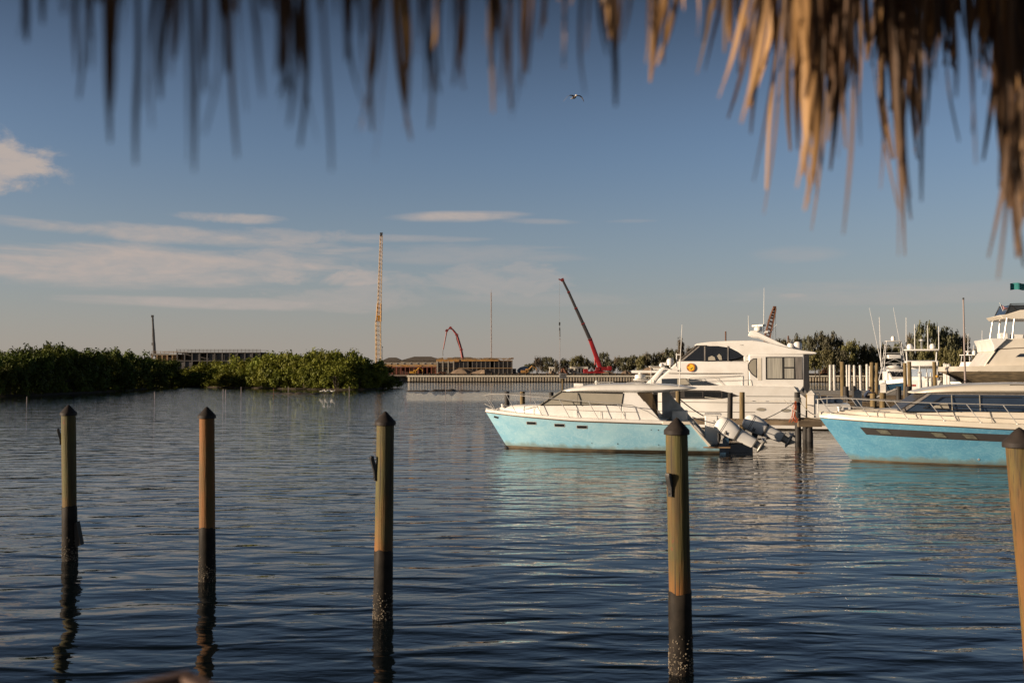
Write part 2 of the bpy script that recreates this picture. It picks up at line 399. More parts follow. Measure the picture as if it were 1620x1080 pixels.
# ------------------------------------------------------------------ mesh helpers
class G:
    """collects shapes into one mesh"""
    def __init__(s): s.bm = bmesh.new(); s.mi = 0
    def faces(s, fs):
        for f in fs: f.material_index = s.mi
    def box(s, c, size, rz=0.0, ry=0.0, rx=0.0):
        r = bmesh.ops.create_cube(s.bm, size=1.0)
        m = Matrix.Translation(Vector(c)) @ Matrix.Rotation(rz, 4, 'Z') @ Matrix.Rotation(ry, 4, 'Y') @ Matrix.Rotation(rx, 4, 'X') @ Matrix.Diagonal((*size, 1))
        bmesh.ops.transform(s.bm, matrix=m, verts=r['verts'])
        s.faces({f for v in r['verts'] for f in v.link_faces})
        return s
    def ring(s, c, ax, ay, n=12, ex=2.0):
        c, ax, ay = Vector(c), Vector(ax), Vector(ay); out = []
        for i in range(n):
            a = 2 * math.pi * (i + .5) / n
            ca, sa = math.cos(a), math.sin(a)
            out.append(c + ax * (abs(ca) ** (2 / ex) * (1 if ca >= 0 else -1)) + ay * (abs(sa) ** (2 / ex) * (1 if sa >= 0 else -1)))
        return out
    def loft(s, rings, caps=True, closed=True):
        vs = [[s.bm.verts.new(p) for p in r] for r in rings]
        n = len(vs[0]); fs = []
        for a, b in zip(vs, vs[1:]):
            for i in range(n if closed else n - 1):
                j = (i + 1) % n
                try: fs.append(s.bm.faces.new((a[i], a[j], b[j], b[i])))
                except ValueError: pass
        if caps and closed:
            fs.append(s.bm.faces.new(vs[0][::-1])); fs.append(s.bm.faces.new(vs[-1]))
        s.faces(fs); return vs
    def cyl(s, a, b, r0, r1=None, n=10):
        a, b = Vector(a), Vector(b); r1 = r0 if r1 is None else r1
        d = (b - a).normalized(); u = d.orthogonal().normalized(); w = d.cross(u)
        s.loft([s.ring(a, u * r0, w * r0, n), s.ring(b, u * r1, w * r1, n)]); return s
    def tube(s, pts, r, n=6):
        pts = [Vector(p) for p in pts]; rings = []
        u = None
        for i, p in enumerate(pts):
            d = (pts[min(i + 1, len(pts) - 1)] - pts[max(i - 1, 0)]).normalized()
            u = d.orthogonal().normalized() if u is None else (u - d * u.dot(d)).normalized()
            w = d.cross(u); rr = r[i] if isinstance(r, (list, tuple)) else r
            rings.append(s.ring(p, u * rr, w * rr, n))
        s.loft(rings); return s
    def lathe(s, c, prof, n=16, axis='Z'):
        c = Vector(c); rings = []
        for r, h in prof:
            r = max(r, .0005)
            if axis == 'Z': rings.append(s.ring(c + Vector((0, 0, h)), (r, 0, 0), (0, r, 0), n))
            elif axis == 'X': rings.append(s.ring(c + Vector((h, 0, 0)), (0, r, 0), (0, 0, r), n))
            else: rings.append(s.ring(c + Vector((0, h, 0)), (0, 0, r), (r, 0, 0), n))
        s.loft(rings); return s
    def sphere(s, c, r, n=12, m=8, sc=(1, 1, 1)):
        prof = [(math.sin(math.pi * i / m), -math.cos(math.pi * i / m)) for i in range(m + 1)]
        rings = [s.ring(Vector(c) + Vector((0, 0, h * r * sc[2])), (max(q, .001) * r * sc[0], 0, 0), (0, max(q, .001) * r * sc[1], 0), n) for q, h in prof]
        s.loft(rings); return s
    def prism(s, pts, vec):
        vec = Vector(vec); a = [Vector(p) for p in pts]
        s.loft([a, [p + vec for p in a]]); return s
    def side(s, poly, w0, w1=None):
        """outline in (x, z) taken from y = -w to y = +w; w may depend on (x, z)"""
        f0 = w0 if callable(w0) else (lambda x, z: w0)
        s.loft([[(x, f0(x, z), z) for x, z in poly], [(x, -f0(x, z), z) for x, z in poly]]); return s
    def panel(s, poly, w, t=.02, sign=1, inset=.0):
        """thin plate on the side (port: sign 1) lying on y = w(x, z)"""
        f = w if callable(w) else (lambda x, z: w)
        s.loft([[(x, sign * (f(x, z) - .015), z) for x, z in poly], [(x, sign * (f(x, z) + t), z) for x, z in poly]]); return s
    def quad(s, a, b, c, d):
        s.faces([s.bm.faces.new([s.bm.verts.new(p) for p in (a, b, c, d)])]); return s
    def build(s, name, mats, parent=None, smooth=35, bevel=0.0, bseg=2, loc=None):
        bmesh.ops.recalc_face_normals(s.bm, faces=s.bm.faces)
        me = bpy.data.meshes.new(name); s.bm.to_mesh(me); s.bm.free()
        for m in (mats if isinstance(mats, (list, tuple)) else [mats]):
            me.materials.append(M[m] if isinstance(m, str) else m)
        if smooth:
            me.polygons.foreach_set('use_smooth', [True] * len(me.polygons))
            me.set_sharp_from_angle(angle=R(smooth))
        o = bpy.data.objects.new(name, me); COL.objects.link(o)
        if parent: o.parent = parent
        if loc is not None: o.location = loc
        if bevel:
            b = o.modifiers.new('bevel', 'BEVEL'); b.width = bevel; b.segments = bseg; b.limit_method = 'ANGLE'; b.angle_limit = R(30)
        return o

def hull_panel(g, polys, w, t=.012, sign=1, cuts=5, back=.05):
    """a plate that follows a curved hull: the outline is cut fine, laid on the surface and given a thickness"""
    for poly in polys:
        f = g.bm.faces.new([g.bm.verts.new((x, 0, z)) for x, z in poly]); f.material_index = g.mi
        tri = bmesh.ops.triangulate(g.bm, faces=[f])['faces']
        es = list({e for q in tri for e in q.edges})
        r = bmesh.ops.subdivide_edges(g.bm, edges=es, cuts=cuts, use_grid_fill=True)
        fs = [q for q in g.bm.faces if all(abs(v.co.y) < 1e-9 for v in q.verts)]
        vs = list({v for q in fs for v in q.verts})
        ex = bmesh.ops.extrude_face_region(g.bm, geom=fs)
        top = {v for v in ex['geom'] if isinstance(v, bmesh.types.BMVert)}
        for v in vs:
            if v.is_valid and v not in top: v.co.y = sign * (w(v.co.x, v.co.z) - back)
        for v in top: v.co.y = sign * (w(v.co.x, v.co.z) + t)
def tag(o, label=None, cat=None, group=None, kind=None):
    if label: o['label'] = label
    if cat: o['category'] = cat
    if group: o['group'] = group
    if kind: o['kind'] = kind
    return o
def thing(name, label, cat, loc=(0, 0, 0), rz=0.0, group=None):
    o = bpy.data.objects.new(name, None); COL.objects.link(o)
    o.location = loc; o.rotation_euler = (0, 0, rz); o.empty_display_size = .3
    return tag(o, label, cat, group)
def kids(o): return [c for c in bpy.data.objects if c.parent == o]
def dup(root, loc, rz=0.0, label=None, scale=None, group=None):
    r = root.copy(); COL.objects.link(r); r.location = loc; r.rotation_euler = (0, 0, rz)
    if scale is not None: r.scale = scale
    if label: r['label'] = label
    if group: r['group'] = group
    for ch in CHILD.setdefault(root.name, kids(root)):
        c = ch.copy(); COL.objects.link(c); c.parent = r
        for gc in CHILD.setdefault(ch.name, kids(ch)):
            d = gc.copy(); COL.objects.link(d); d.parent = c
    return r
CHILD = {}

# ------------------------------------------------------------------ the setting: water, land, bars
def grid(g, xs, ys, zf):
    vs = [[g.bm.verts.new((x, y, zf(x, y))) for x in xs] for y in ys]
    g.faces([g.bm.faces.new((vs[j][i], vs[j][i + 1], vs[j + 1][i + 1], vs[j + 1][i])) for j in range(len(ys) - 1) for i in range(len(xs) - 1)])
g = G()
g.quad((-9000, -60, 0), (9000, -60, 0), (9000, 14000, 0), (-9000, 14000, 0))
tag(g.build('water', 'water', smooth=0), kind='structure')
g = G()
grid(g, [-9000, -2500, -1200] + [-700 + i * 16 for i in range(89)] + [1500, 4000, 9000], [431.0, 440, 452, 466, 480, 500, 530, 570, 620, 700, 900, 1400, 3000, 12000],
     lambda x, y: 2.55 + (0 if y < 436 else (.35 + .5 * math.sin(x * .071 + y * .05) * math.sin(x * .023 - y * .03))))
tag(g.build('ground', 'dirt'), kind='structure')
# the low mangrove shores on the left
def shore(name, pts, z, m, wob=.6, skirt=-.6):
    g = G(); c = sum((Vector(p) for p in pts), Vector((0, 0))) / len(pts)
    top = [g.bm.verts.new((p[0], p[1], z)) for p in pts]
    low = [g.bm.verts.new((c.x + (p[0] - c.x) * 1.06, c.y + (p[1] - c.y) * 1.06, skirt)) for p in pts]
    n = len(pts)
    g.faces([g.bm.faces.new(top)] + [g.bm.faces.new((top[i], top[(i + 1) % n], low[(i + 1) % n], low[i])) for i in range(n)])
    return tag(g.build(name, m), kind='structure')
def gxy(px, py): p = gnd(px, py); return (p.x, p.y)
shore('mangrove_shore', [gxy(-60, 628), gxy(60, 625.5), gxy(150, 621), gxy(230, 615.5), gxy(283, 610.5), (-95, 330), (-190, 300), (-150, 180)], .25, 'mud')
shore('mangrove_islet', [gxy(292, 611.5), gxy(360, 613), gxy(450, 615), gxy(540, 616.5), gxy(600, 615), gxy(616, 612), (-36, 300), (-60, 330), (-95, 320)], .25, 'mud')
def bar(name, px0, px1, py, depth, hgt, m='mud'):
    a, b = gnd(px0, py), gnd(px1, py); g = G()
    n = 46; xs = [i / n for i in range(n + 1)]; ys = [j / 6 for j in range(7)]
    r = random.Random(int(px0))
    ph = [r.uniform(0, 6) for _ in range(6)]
    def zf(u, v):
        e = max(0, min(1, 1 - abs(2 * u - 1) ** 2.2)) * max(0, 1 - (2 * v - 1) ** 2)
        return -.25 + e * (.25 + hgt * (.62 + .3 * math.sin(u * 33 + ph[0]) * math.sin(u * 13 + ph[1]) + .16 * math.sin(u * 71 + ph[2]))) + r.uniform(-.04, .04)
    vs = [[g.bm.verts.new((a.x + (b.x - a.x) * u, a.y + depth * (v - .5) + 2 * math.sin(u * 9 + ph[3]), zf(u, v))) for u in xs] for v in ys]
    g.faces([g.bm.faces.new((vs[j][i], vs[j][i + 1], vs[j + 1][i + 1], vs[j + 1][i])) for j in range(6) for i in range(n)])
    tag(g.build(name, m), kind='structure')
bar('oyster_bar', 622, 778, 618.5, 9, .55)
bar('mud_bar', 395, 545, 622.8, 6, .42)
bar('rubble_bank', 596, 652, 603.5, 22, 1.6)

# ------------------------------------------------------------------ the far seawall and what stands on its edge
SWY = 430.0
t = thing('seawall', 'long pale ribbed seawall with a bright concrete cap across the water', 'seawall', (-45, SWY, 0))
g = G(); prof = []
x = 0.0
while x < 300:
    prof += [(x, 0), (x + .50, 0), (x + .62, -.62), (x + 1.08, -.62), (x + 1.2, 0)]; x += 1.2
g.loft([[(p[0], p[1], -1.0) for p in prof], [(p[0], p[1], 2.3) for p in prof]], caps=False, closed=False)
g.build('sheet_piles', 'sheet', t, smooth=0)
g = G(); g.box((150, .1, 2.58), (300.6, 2.1, .62)); g.build('wall_cap', 'wallcap', t, bevel=.05)
g = G(); g.loft([[(p[0], p[1] - .04, -.6) for p in prof], [(p[0], p[1] - .04, .38) for p in prof]], caps=False, closed=False)
g.build('tide_stain', 'mud', t, smooth=0)
t = thing('low_bulkhead', 'low dark bulkhead beside the mangroves left of the seawall', 'seawall', (-72, SWY + 6, 0))
g = G(); g.box((13.4, 0, .9), (27, .8, 3.0)); g.build('wall_face', 'concrete_grey', t)
g = G(); g.box((13.4, -.15, 2.55), (27, 1.4, .3)); g.build('wall_cap', 'wallcap', t)
t = thing('silt_fence', 'dark low construction fence along the top of the seawall', 'fence', (-45, SWY + 4, 2.9))
g = G(); g.loft([[(i * 3.0, .05 * math.sin(i * 1.7), 0) for i in range(100)], [(i * 3.0, .08 * math.sin(i * 1.1), .75 + .1 * math.sin(i * 2.3)) for i in range(100)]], caps=False, closed=False)
g.build('fabric', 'fence', t, smooth=0)
g = G()
for i in range(100): g.box((i * 3.0, -.08, .55), (.14, .14, 1.3))
g.build('stakes', 'timber', t, smooth=0)['kind'] = 'stuff'

# ------------------------------------------------------------------ foreground mooring pilings
def piling(top, base, label, cleat=None, sleeve_z=1.08, plank=False, seed=1, capr=.165, orange=.1):
    top, base = Vector(top), Vector(base)
    r = random.Random(seed)
    t = thing('mooring_piling', label, 'piling', (base.x, base.y, 0), 0, 'round timber pilings in the near row')
    lean = (top - base) / (top.z - base.z)
    R0 = .142
    def axis(z): return Vector((lean.x * z, lean.y * z, z))
    H = top.z - .17
    g = G(); rings = []
    n = 28
    zs = [-1.2, 0, .4, .8, 1.0] + [sleeve_z + (H - sleeve_z) * i / 9 for i in range(10)]
    for z in zs:
        k = 1 + .018 * math.sin(z * 2.1 + seed)
        rr = R0 * k * (1.03 - .012 * z)
        rings.append([axis(z) + Vector((math.cos(a) * rr * (1 + .02 * math.sin(3 * a + seed + z)), math.sin(a) * rr * (1 + .02 * math.sin(2 * a + seed)), 0)) for a in [2 * math.pi * i / n for i in range(n)]])
    g.loft(rings); g.build('timber_post', 'piling', t).color = (orange, 0, 0, 1)
    g = G(); rings = []
    for z, k in ((-1.2, 1.10), (-.05, 1.10), (.35, 1.09), (.7, 1.075), (sleeve_z - .01, 1.07), (sleeve_z, 1.03)):
        rr = R0 * k
        rings.append([axis(z) + Vector((math.cos(a) * rr * (1 + .012 * math.sin(5 * a + z * 9)), math.sin(a) * rr * (1 + .012 * math.sin(4 * a + z * 7)), (.018 * math.sin(2 * a + seed) + .012 * math.sin(5 * a + seed)) if z > .6 else 0)) for a in [2 * math.pi * i / n for i in range(n)]])
    g.loft(rings); sl = g.build('sleeve', 'sleeve', t)
    # barnacles crusted round the water line
    g = G()
    for _ in range(330):
        a = r.uniform(0, 2 * math.pi); z = abs(r.gauss(.08, .20)) + .0
        if z > .75: continue
        c = axis(z) + Vector((math.cos(a), math.sin(a), 0)) * (R0 * 1.095)
        s = r.uniform(.004, .013)
        g.sphere(c, s, 5, 3)
    g.build('barnacles', 'barnacle', t, smooth=0)['kind'] = 'stuff'
    g = G(); c = axis(H); rc = capr
    g.lathe(c, [(rc * .99, -.055), (rc * 1.02, -.05), (rc * 1.02, -.002), (rc * .985, .008), (rc * .62, .075), (rc * .16, .155), (.004, .17)], 28)
    g.build('cap', 'pilecap', t, smooth=28)
    if cleat:
        cz, sgn, ang, big = cleat
        d = Vector((math.cos(ang), math.sin(ang), 0)); w = Vector((-d.y, d.x, 0)); o = axis(cz)
        prof = [(.0, -.12), (.022, -.13), (.03, -.02), (.05, .04), (.075, .13), (.072, .165), (.038, .165), (.026, .11), (.006, .06), (.0, .05)]
        pts = [o + d * (R0 + p * big) - w * .035 + Vector((0, 0, q * big)) for p, q in prof]
        g = G(); g.prism(pts, w * .07)
        for q in (-.09, -.03): g.sphere(o + d * (R0 + .028 * big) + Vector((0, 0, q * big)), .012, 6, 4)
        g.build('line_hook', 'dark_metal', t, bevel=.004)
    if plank:
        g = G(); o = axis(.45)
        g.prism([o + Vector((.13, -.1, .34)), o + Vector((.17, -.1, .36)), o + Vector((.27, -.1, -.12)), o + Vector((.15, -.1, -.17))], (0, .18, 0))
        g.build('broken_board', 'blackpile', t)
    return t
LEFT = math.pi * 1.06
piling((-9.30, 20.9, 3.24), (-9.22, 20.9, 0), 'olive brown piling with a side hook and a broken board hanging on its sleeve', (2.55, 1, LEFT, 1.15), 1.13, True, 3, orange=.15)
piling((-5.77, 18.85, 3.27), (-5.73, 18.85, 0), 'straight orange brown piling without any hook in the near row', None, 1.00, False, 11, orange=1.0)
piling((-2.03, 16.0, 3.29), (-2.06, 16.0, 0), 'greenish brown hooked piling with a clean black sleeve before open water', (2.36, 1, LEFT + .25, 1.35), 1.08, False, 5, orange=.08)
piling((2.16, 13.1, 3.32), (2.205, 13.1, 0), 'piling with a black hook in front of the outboard boat stern', (2.43, 1, LEFT + .55, 1.05), 1.05, False, 8, orange=.10)
piling((5.63, 11.1, 3.30), (5.86, 11.1, 0), 'leaning knotty piling with deep cracks, its foot outside the photo', None, .70, False, 21, .175, orange=.65)

# ------------------------------------------------------------------ boats
def lerp(a, b, t): return a + (b - a) * t
def interp(tab, x):
    if x <= tab[0][0]: return tab[0][1]
    for (x0, y0), (x1, y1) in zip(tab, tab[1:]):
        if x <= x1: return lerp(y0, y1, (x - x0) / (x1 - x0))
    return tab[-1][1]
class Hull:
    """x from the transom (x0) to a raked stem, half breadths at sheer and water line, sheer heights"""
    def __init__(s, x0, stem_wl, stem_top, ztop, bs, bw, sheer, par=.38, zb=.10):
        s.x0, s.sw, s.st, s.zt, s.bs, s.bw, s.sheer, s.par, s.zb = x0, stem_wl, stem_top, ztop, bs, bw, sheer, par, zb
    def stem(s, z): return s.sw + (s.st - s.sw) * (z / s.zt) if z >= 0 else s.sw + z * 1.6
    def u(s, x, z): return (x - s.x0) / (s.stem(z) - s.x0)
    def half(s, x, z):
        u = s.u(x, z); f = max(0.0, min(1.0, (z - s.zb) / max(.2, s.zt - s.zb)))
        b = lerp(s.bw, s.bs, f ** .8)
        if z < s.zb: b = lerp(s.bw, s.bw * .35, min(1, (s.zb - z) / .7))
        p = lerp(1.7, 2.7, f)
        b *= 1 - .07 * max(0, (.25 - u) / .25) ** 2
        if u > s.par: b *= max(0, 1 - ((u - s.par) / (1 - s.par)) ** p)
        return max(b, .012)
    def y(s, x, z=None): return s.half(x, interp(s.sheer, x) if z is None else z)
    def build(s, parent, m_top, m_bot, extra=(), name='hull'):
        g = G(); us = sorted(set([0, .02, .05, .09, .14, .2] + list(extra) + [.26 + .74 * (i / 22) for i in range(23)]))
        fr = [-.7, -.35, None] + [.12, .25, .4, .55, .7, .85, 1.0]
        rings = []
        for u in us:
            xs = s.x0 + u * (s.st - s.x0); zs = interp(s.sheer, xs); row = []
            for f in fr:
                z = s.zb if f is None else (f if f < 0 else s.zb + (zs - s.zb) * f)
                X = s.x0 + u * (s.stem(z) - s.x0)
                row.append((X, s.half(X, z) if u < 1 else .012, z))
            rings.append(row + [(p[0], -p[1], p[2]) for p in row[::-1]])
        vs = g.loft(rings, caps=False, closed=False)
        n = len(rings[0])
        fsx = [g.bm.faces.new(vs[0])]
        g.bm.faces.new(vs[-1][::-1])
        g.bm.verts.ensure_lookup_table()
        for f in g.bm.faces:
            f.material_index = 1 if max(v.co.z for v in f.verts) <= s.zb + .002 else 0
        fsx[0].material_index = 0
        return g.build(name, [m_top, m_bot], parent, smooth=40)

def rails(g, pts, r=.018, n=6): g.tube(pts, r, n)
def sheer_pt(h, x, sign=1, dz=0, inset=0): return Vector((x, sign * (h.y(x) - inset), interp(h.sheer, x) + dz))

def deck(h, xs, name, m, parent, edge=.13, camber=.12):
    g = G(); rings = []
    for x in xs:
        zs = interp(h.sheer, x); y = h.y(x)
        y1 = max(.008, y - .05); y2 = max(.006, y - .16)
        pr = [(y + .015, -.02), (y + .02, .05), (y1, edge), (y2, edge + .015), (y2 * .5, edge + .02 + camber * .6), (0, edge + .02 + camber)]
        row = [(x, a, zs + b) for a, b in pr] + [(x, -a, zs + b) for a, b in pr[-2::-1]]
        rings.append(row)
    g.loft(rings, caps=True, closed=True)
    return g.build(name, m, parent, smooth=40)

def roofloft(sts, name, m, parent, n=24, ex=3.2, smooth=40):
    """stations: x, half width, z bottom, z top"""
    g = G(); rings = []
    for x, w, zb, zt in sts:
        rings.append(g.ring((x, 0, (zb + zt) / 2), (0, w, 0), (0, 0, (zt - zb) / 2), n, ex))
    g.loft(rings); return g.build(name, m, parent, smooth=smooth)

# ---- an outboard motor, hung on a pivot; s runs down the leg, t is forward when upright
def outboard(parent, piv, tilt, steer=0.0):
    piv = Vector(piv)
    S = Vector((-math.sin(tilt), 0, -math.cos(tilt)))       # down the leg, swung up and aft by the tilt
    T = Vector((math.cos(tilt), 0, -math.sin(tilt)))         # forward
    rot = Matrix.Rotation(steer, 3, 'Z'); S = rot @ S; T = rot @ T; Y = rot @ Vector((0, 1, 0))
    def P(s, t, y=0): return piv + S * s + T * t + Y * y
    def rings(g, st, n=20, ex=2.6):
        g.loft([g.ring(P(s, t), T * ht, Y * hy, n, ex) for s, t, ht, hy in st])
    g = G(); rings(g, [(-.98, .02, .12, .10), (-.95, .02, .26, .20), (-.86, .0, .37, .27), (-.66, -.02, .43, .315), (-.38, -.03, .44, .325), (-.12, -.03, .41, .31), (.10, -.03, .36, .285), (.15, -.03, .34, .27)], 24)
    c = g.build('outboard_motor', 'pump_white', parent, smooth=50)
    g = G()
    for k, ln in enumerate((.20, .15, .17)): g.prism([P(-.40 + .05 * k, .30, .315), P(-.40 + .05 * k, .30 - ln, .335), P(-.37 + .05 * k, .30 - ln, .335), P(-.37 + .05 * k, .30, .315)], Y * .012)
    g.build('decal', 'graphite', c, smooth=0)
    g = G(); rings(g, [(.12, -.03, .36, .285), (.18, -.03, .365, .29), (.22, -.03, .35, .27)], 24, 2.6); g.build('cowl_seam', 'motor_grey', c)
    g = G()
    for q0 in (-.62, -.55): rings(g, [(q0, -.02, .436, .322), (q0 + .022, -.02, .438, .324)], 24, 2.6)
    g.build('cowl_stripe', 'graphite', c)
    g = G(); rings(g, [(.2, -.04, .33, .25), (.42, -.05, .31, .21), (.75, -.07, .285, .165), (1.02, -.09, .265, .13), (1.06, -.09, .26, .12)], 20, 2.6); g.build('midsection', 'pump_white', c, smooth=50)
    g = G()
    rings(g, [(1.06, -.1, .20, .075), (1.2, -.1, .19, .06), (1.38, -.1, .17, .05)], 14, 2.2)
    g.prism([P(1.08, .12, -.14), P(1.08, -.42, -.14), P(1.105, -.42, -.14), P(1.105, .12, -.14)], Y * .28)       # cavitation plate
    bl = [(.30, .008), (.26, .045), (.16, .075), (-.05, .088), (-.25, .08), (-.36, .065)]
    g.loft([g.ring(P(1.42, t - .06), S * r, Y * r, 12) for t, r in bl])
    g.prism([P(1.47, .1, -.012), P(1.47, -.26, -.012), P(1.74, -.26, -.012), P(1.70, -.14, -.012)], Y * .024)     # skeg
    g.build('gearcase', 'motor_grey', c, smooth=40)
    g = G(); hub = P(1.42, -.47)
    g.loft([g.ring(P(1.42, -.43), S * .06, Y * .06, 10), g.ring(P(1.42, -.56), S * .045, Y * .045, 10), g.ring(P(1.42, -.6), S * .01, Y * .01, 10)])
    for k in range(3):
        a = 2 * math.pi * k / 3 + .4
        rd = S * math.cos(a) + Y * math.sin(a); tn = -S * math.sin(a) + Y * math.cos(a)
        q = [rd * .04 - tn * .05 + T * .05, rd * .13 - tn * .11 + T * .06, rd * .2 - tn * .02 + T * .01, rd * .19 + tn * .07 - T * .04, rd * .1 + tn * .09 - T * .06, rd * .04 + tn * .04 - T * .04]
        g.prism([hub + p for p in q], T * .012)
    g.build('propeller', 'steel', c, smooth=30)
    # clamp bracket and tilt rams, still upright on the transom
    g = G()
    for yy in (-.14, .14):
        g.prism([piv + Vector((.42, yy - .02, .30)), piv + Vector((.52, yy - .02, -.62)), piv + Vector((.34, yy - .02, -.75)), piv + Vector((.12, yy - .02, -.1)), piv + Vector((.05, yy - .02, .28))], (0, .04, 0))
        g.cyl(piv + Vector((.38, yy * .6, -.55)), P(.62, .18, yy * .6), .032)
    g.cyl(piv + Vector((.12, -.2, .22)), piv + Vector((.12, .2, .22)), .05)
    for k in range(4):
        g.tube([piv + Vector((.5, -.1 + k * .07, .1)), piv + Vector((.3, -.1 + k * .07, -.08 - .02 * k)), P(.1, .3, -.1 + k * .07)], .018)
    g.build('bracket', 'black', c)
    return c

# ================= the outboard cruiser in the middle
B1 = thing('motor_boat', 'light blue cabin boat with two tilted white outboard motors and beige window covers', 'motor boat', (10.38, 49.87, 0), R(167.45), 'sky blue hulled motor boats')
H1 = Hull(0, 10.87, 12.05, 1.87, 1.98, 1.72, [(0, .33), (.5, .36), (1.43, 1.46), (2.49, 1.43), (4.17, 1.47), (7.15, 1.54), (8.63, 1.63), (10.2, 1.73), (12.05, 1.87)], par=.40, zb=.13)
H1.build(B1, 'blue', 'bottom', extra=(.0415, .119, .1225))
g = G()
for sg in (1, -1):
    g.tube([(x, sg * (H1.y(x) + .012), interp(H1.sheer, x) - .02) for x in [1.45 + i * .53 for i in range(20)]] + [(12.06, 0, 1.86)], .032, 8)
g.build('rub_rail', 'rubrail', B1)
deck(H1, [2.55, 3.2, 4, 5, 6, 7, 8, 9, 9.8, 10.5, 11.1, 11.6, 11.9, 12.05], 'deck', 'white', B1, camber=.05)
def coach1(x):  # half width of the trunk at deck level
    return max(.12, H1.y(x) - .46)
g = G(); rings = []
for x, zt in [(2.9, 1.75), (3.6, 2.28), (5, 2.28), (7, 2.27), (8.6, 2.27), (9.4, 2.26), (10.2, 2.22), (10.9, 2.15), (11.35, 2.05), (11.5, 1.98)]:
    w = coach1(x); zb = interp(H1.sheer, x) + .05
    pr = [(w, zb), (w - .03, lerp(zb, zt, .55)), (max(.05, w - .10), zt - .05), (max(.04, w - .22), zt), (w * .3, zt + .04)]
    rings.append([(x, a, b) for a, b in pr] + [(x, -a, b) for a, b in pr[::-1]])
g.loft(rings); g.build('trunk', 'white', B1, smooth=40)
def wc1(x, z):
    w = 1.42 - .10 * (z - 2.2)
    if x > 7.0: w -= .16 * ((x - 7.0) / 1.5) ** 1.6
    return min(w, 1.5)
house = [(8.95, 2.18), (7.75, 2.99), (3.9, 2.93), (2.75, 1.50), (8.95, 1.6)]
g = G(); g.side([(4.75, 1.5), (4.75, 2.32), (8.95, 2.24), (8.95, 1.6)], wc1)
g.side([(2.75, 1.5), (3.95, 2.95), (4.66, 2.95), (4.75, 1.5)], wc1)
g.build('cabin_side', 'white', B1, bevel=.02)
g = G(); g.side([(8.93, 2.22), (7.72, 3.0), (7.6, 3.0), (4.66, 2.96), (4.66, 2.28)], lambda x, z: wc1(x, z) - .02)
g.build('cabin_core', 'dark_open', B1)
wpoly = [(8.88, 2.245), (7.76, 2.965), (4.62, 2.895), (4.70, 2.315)]
for sg in (1, -1):
    g = G(); g.panel(wpoly, wc1, .012, sg); f = g.build('window', 'black', B1)
    g = G(); g.panel([(8.70, 2.285), (7.74, 2.925), (4.68, 2.86), (4.755, 2.355)], wc1, .022, sg); g.build('cover', 'mesh_cover', f)
    g = G()
    for xx in (6.95,): g.panel([(xx, 2.30), (xx + .02, 2.30), (xx + .02 - (.35 if xx > 7.5 else 0), 2.9), (xx - (.35 if xx > 7.5 else 0), 2.9)], wc1, .028, sg)
    g.build('seam', 'canvas', f)
g = G()
for a in (0,):
    g.loft([[(8.97, -wc1(8.9, 2.24) + .06, 2.25), (8.97, wc1(8.9, 2.24) - .06, 2.25), (7.80, wc1(7.75, 2.97) - .06, 2.98), (7.80, -wc1(7.75, 2.97) + .06, 2.98)],
            [(9.0, -wc1(8.9, 2.24) + .06, 2.27), (9.0, wc1(8.9, 2.24) - .06, 2.27), (7.83, wc1(7.75, 2.97) - .06, 3.0), (7.83, -wc1(7.75, 2.97) + .06, 3.0)]])
g.build('windscreen', 'mesh_cover', B1)
roofloft([(7.84, .95, 2.92, 2.99), (7.72, 1.2, 2.90, 3.06), (7.25, 1.42, 2.90, 3.20), (6.4, 1.52, 2.89, 3.33), (5.4, 1.56, 2.88, 3.39), (4.2, 1.57, 2.86, 3.41), (3.2, 1.57, 2.885, 3.39), (2.5, 1.56, 2.95, 3.36), (1.8, 1.52, 3.03, 3.29), (1.3, 1.44, 3.10, 3.21), (1.13, 1.3, 3.13, 3.17)], 'roof', 'white', B1)
for x0 in (6.2, 4.6):
    for yy in (.9, -.9):
        g = G(); g.tube([(x0, yy, 3.33), (x0 - .08, yy, 3.42), (x0 - .75, yy, 3.44), (x0 - .85, yy, 3.37)], .02); g.build('roof_handrail', 'steel', B1)
g = G(); g.box((7.0, .55, 3.30), (.5, .3, .16)); g.build('roof_vent', 'white_matte', B1, bevel=.03)
g = G(); g.sphere((6.15, .2, 3.42), .1, 10, 6, (1, 1, 1.2)); g.build('roof_lamp', 'white_matte', B1)
# aft bulkhead, wing and cockpit
g = G(); g.box((3.22, 0, 2.0), (.05, 2.7, 1.75)); bh = g.build('cabin_door', 'brown_glass', B1)
g = G()
for yy in (-1.3, -.55, .2, .95): g.box((3.18, yy, 2.0), (.05, .06, 1.78))
g.box((3.18, 0, 2.86), (.06, 2.7, .06)); g.build('door_frame', 'dark_metal', bh)
g = G(); g.prism([(3.98, 1.36, 2.92), (3.22, 1.36, 2.92), (3.22, 1.36, 1.5), (2.85, 1.36, 1.5)], (0, .03, 0)); g.build('side_curtain', 'brown_glass', B1)
g = G(); g.prism([(2.95, -1.42, 2.95), (2.62, -1.42, 2.95), (2.4, -1.5, 2.65), (1.35, -1.55, 1.5), (2.95, -1.5, 1.5)], (0, .09, 0)); g.build('wing', 'white_matte', B1, bevel=.02)
g = G(); g.box((2.0, -.75, 1.62), (.75, 1.3, .75)); g.box((1.5, .1, 1.15), (.5, 1.0, .75)); g.build('cockpit_seat', 'white_matte', B1, bevel=.05)
g = G(); g.box((1.75, 0, .5), (2.9, 3.2, .06))
for sg in (1, -1):
    g.prism([(2.75, sg * 1.62, .45), (.42, sg * 1.55, .45), (.42, sg * 1.55, .5), (1.40, sg * 1.58, 1.50), (2.75, sg * 1.64, 1.52)], (0, sg * .12, 0))
g.build('cockpit', 'white_matte', B1)
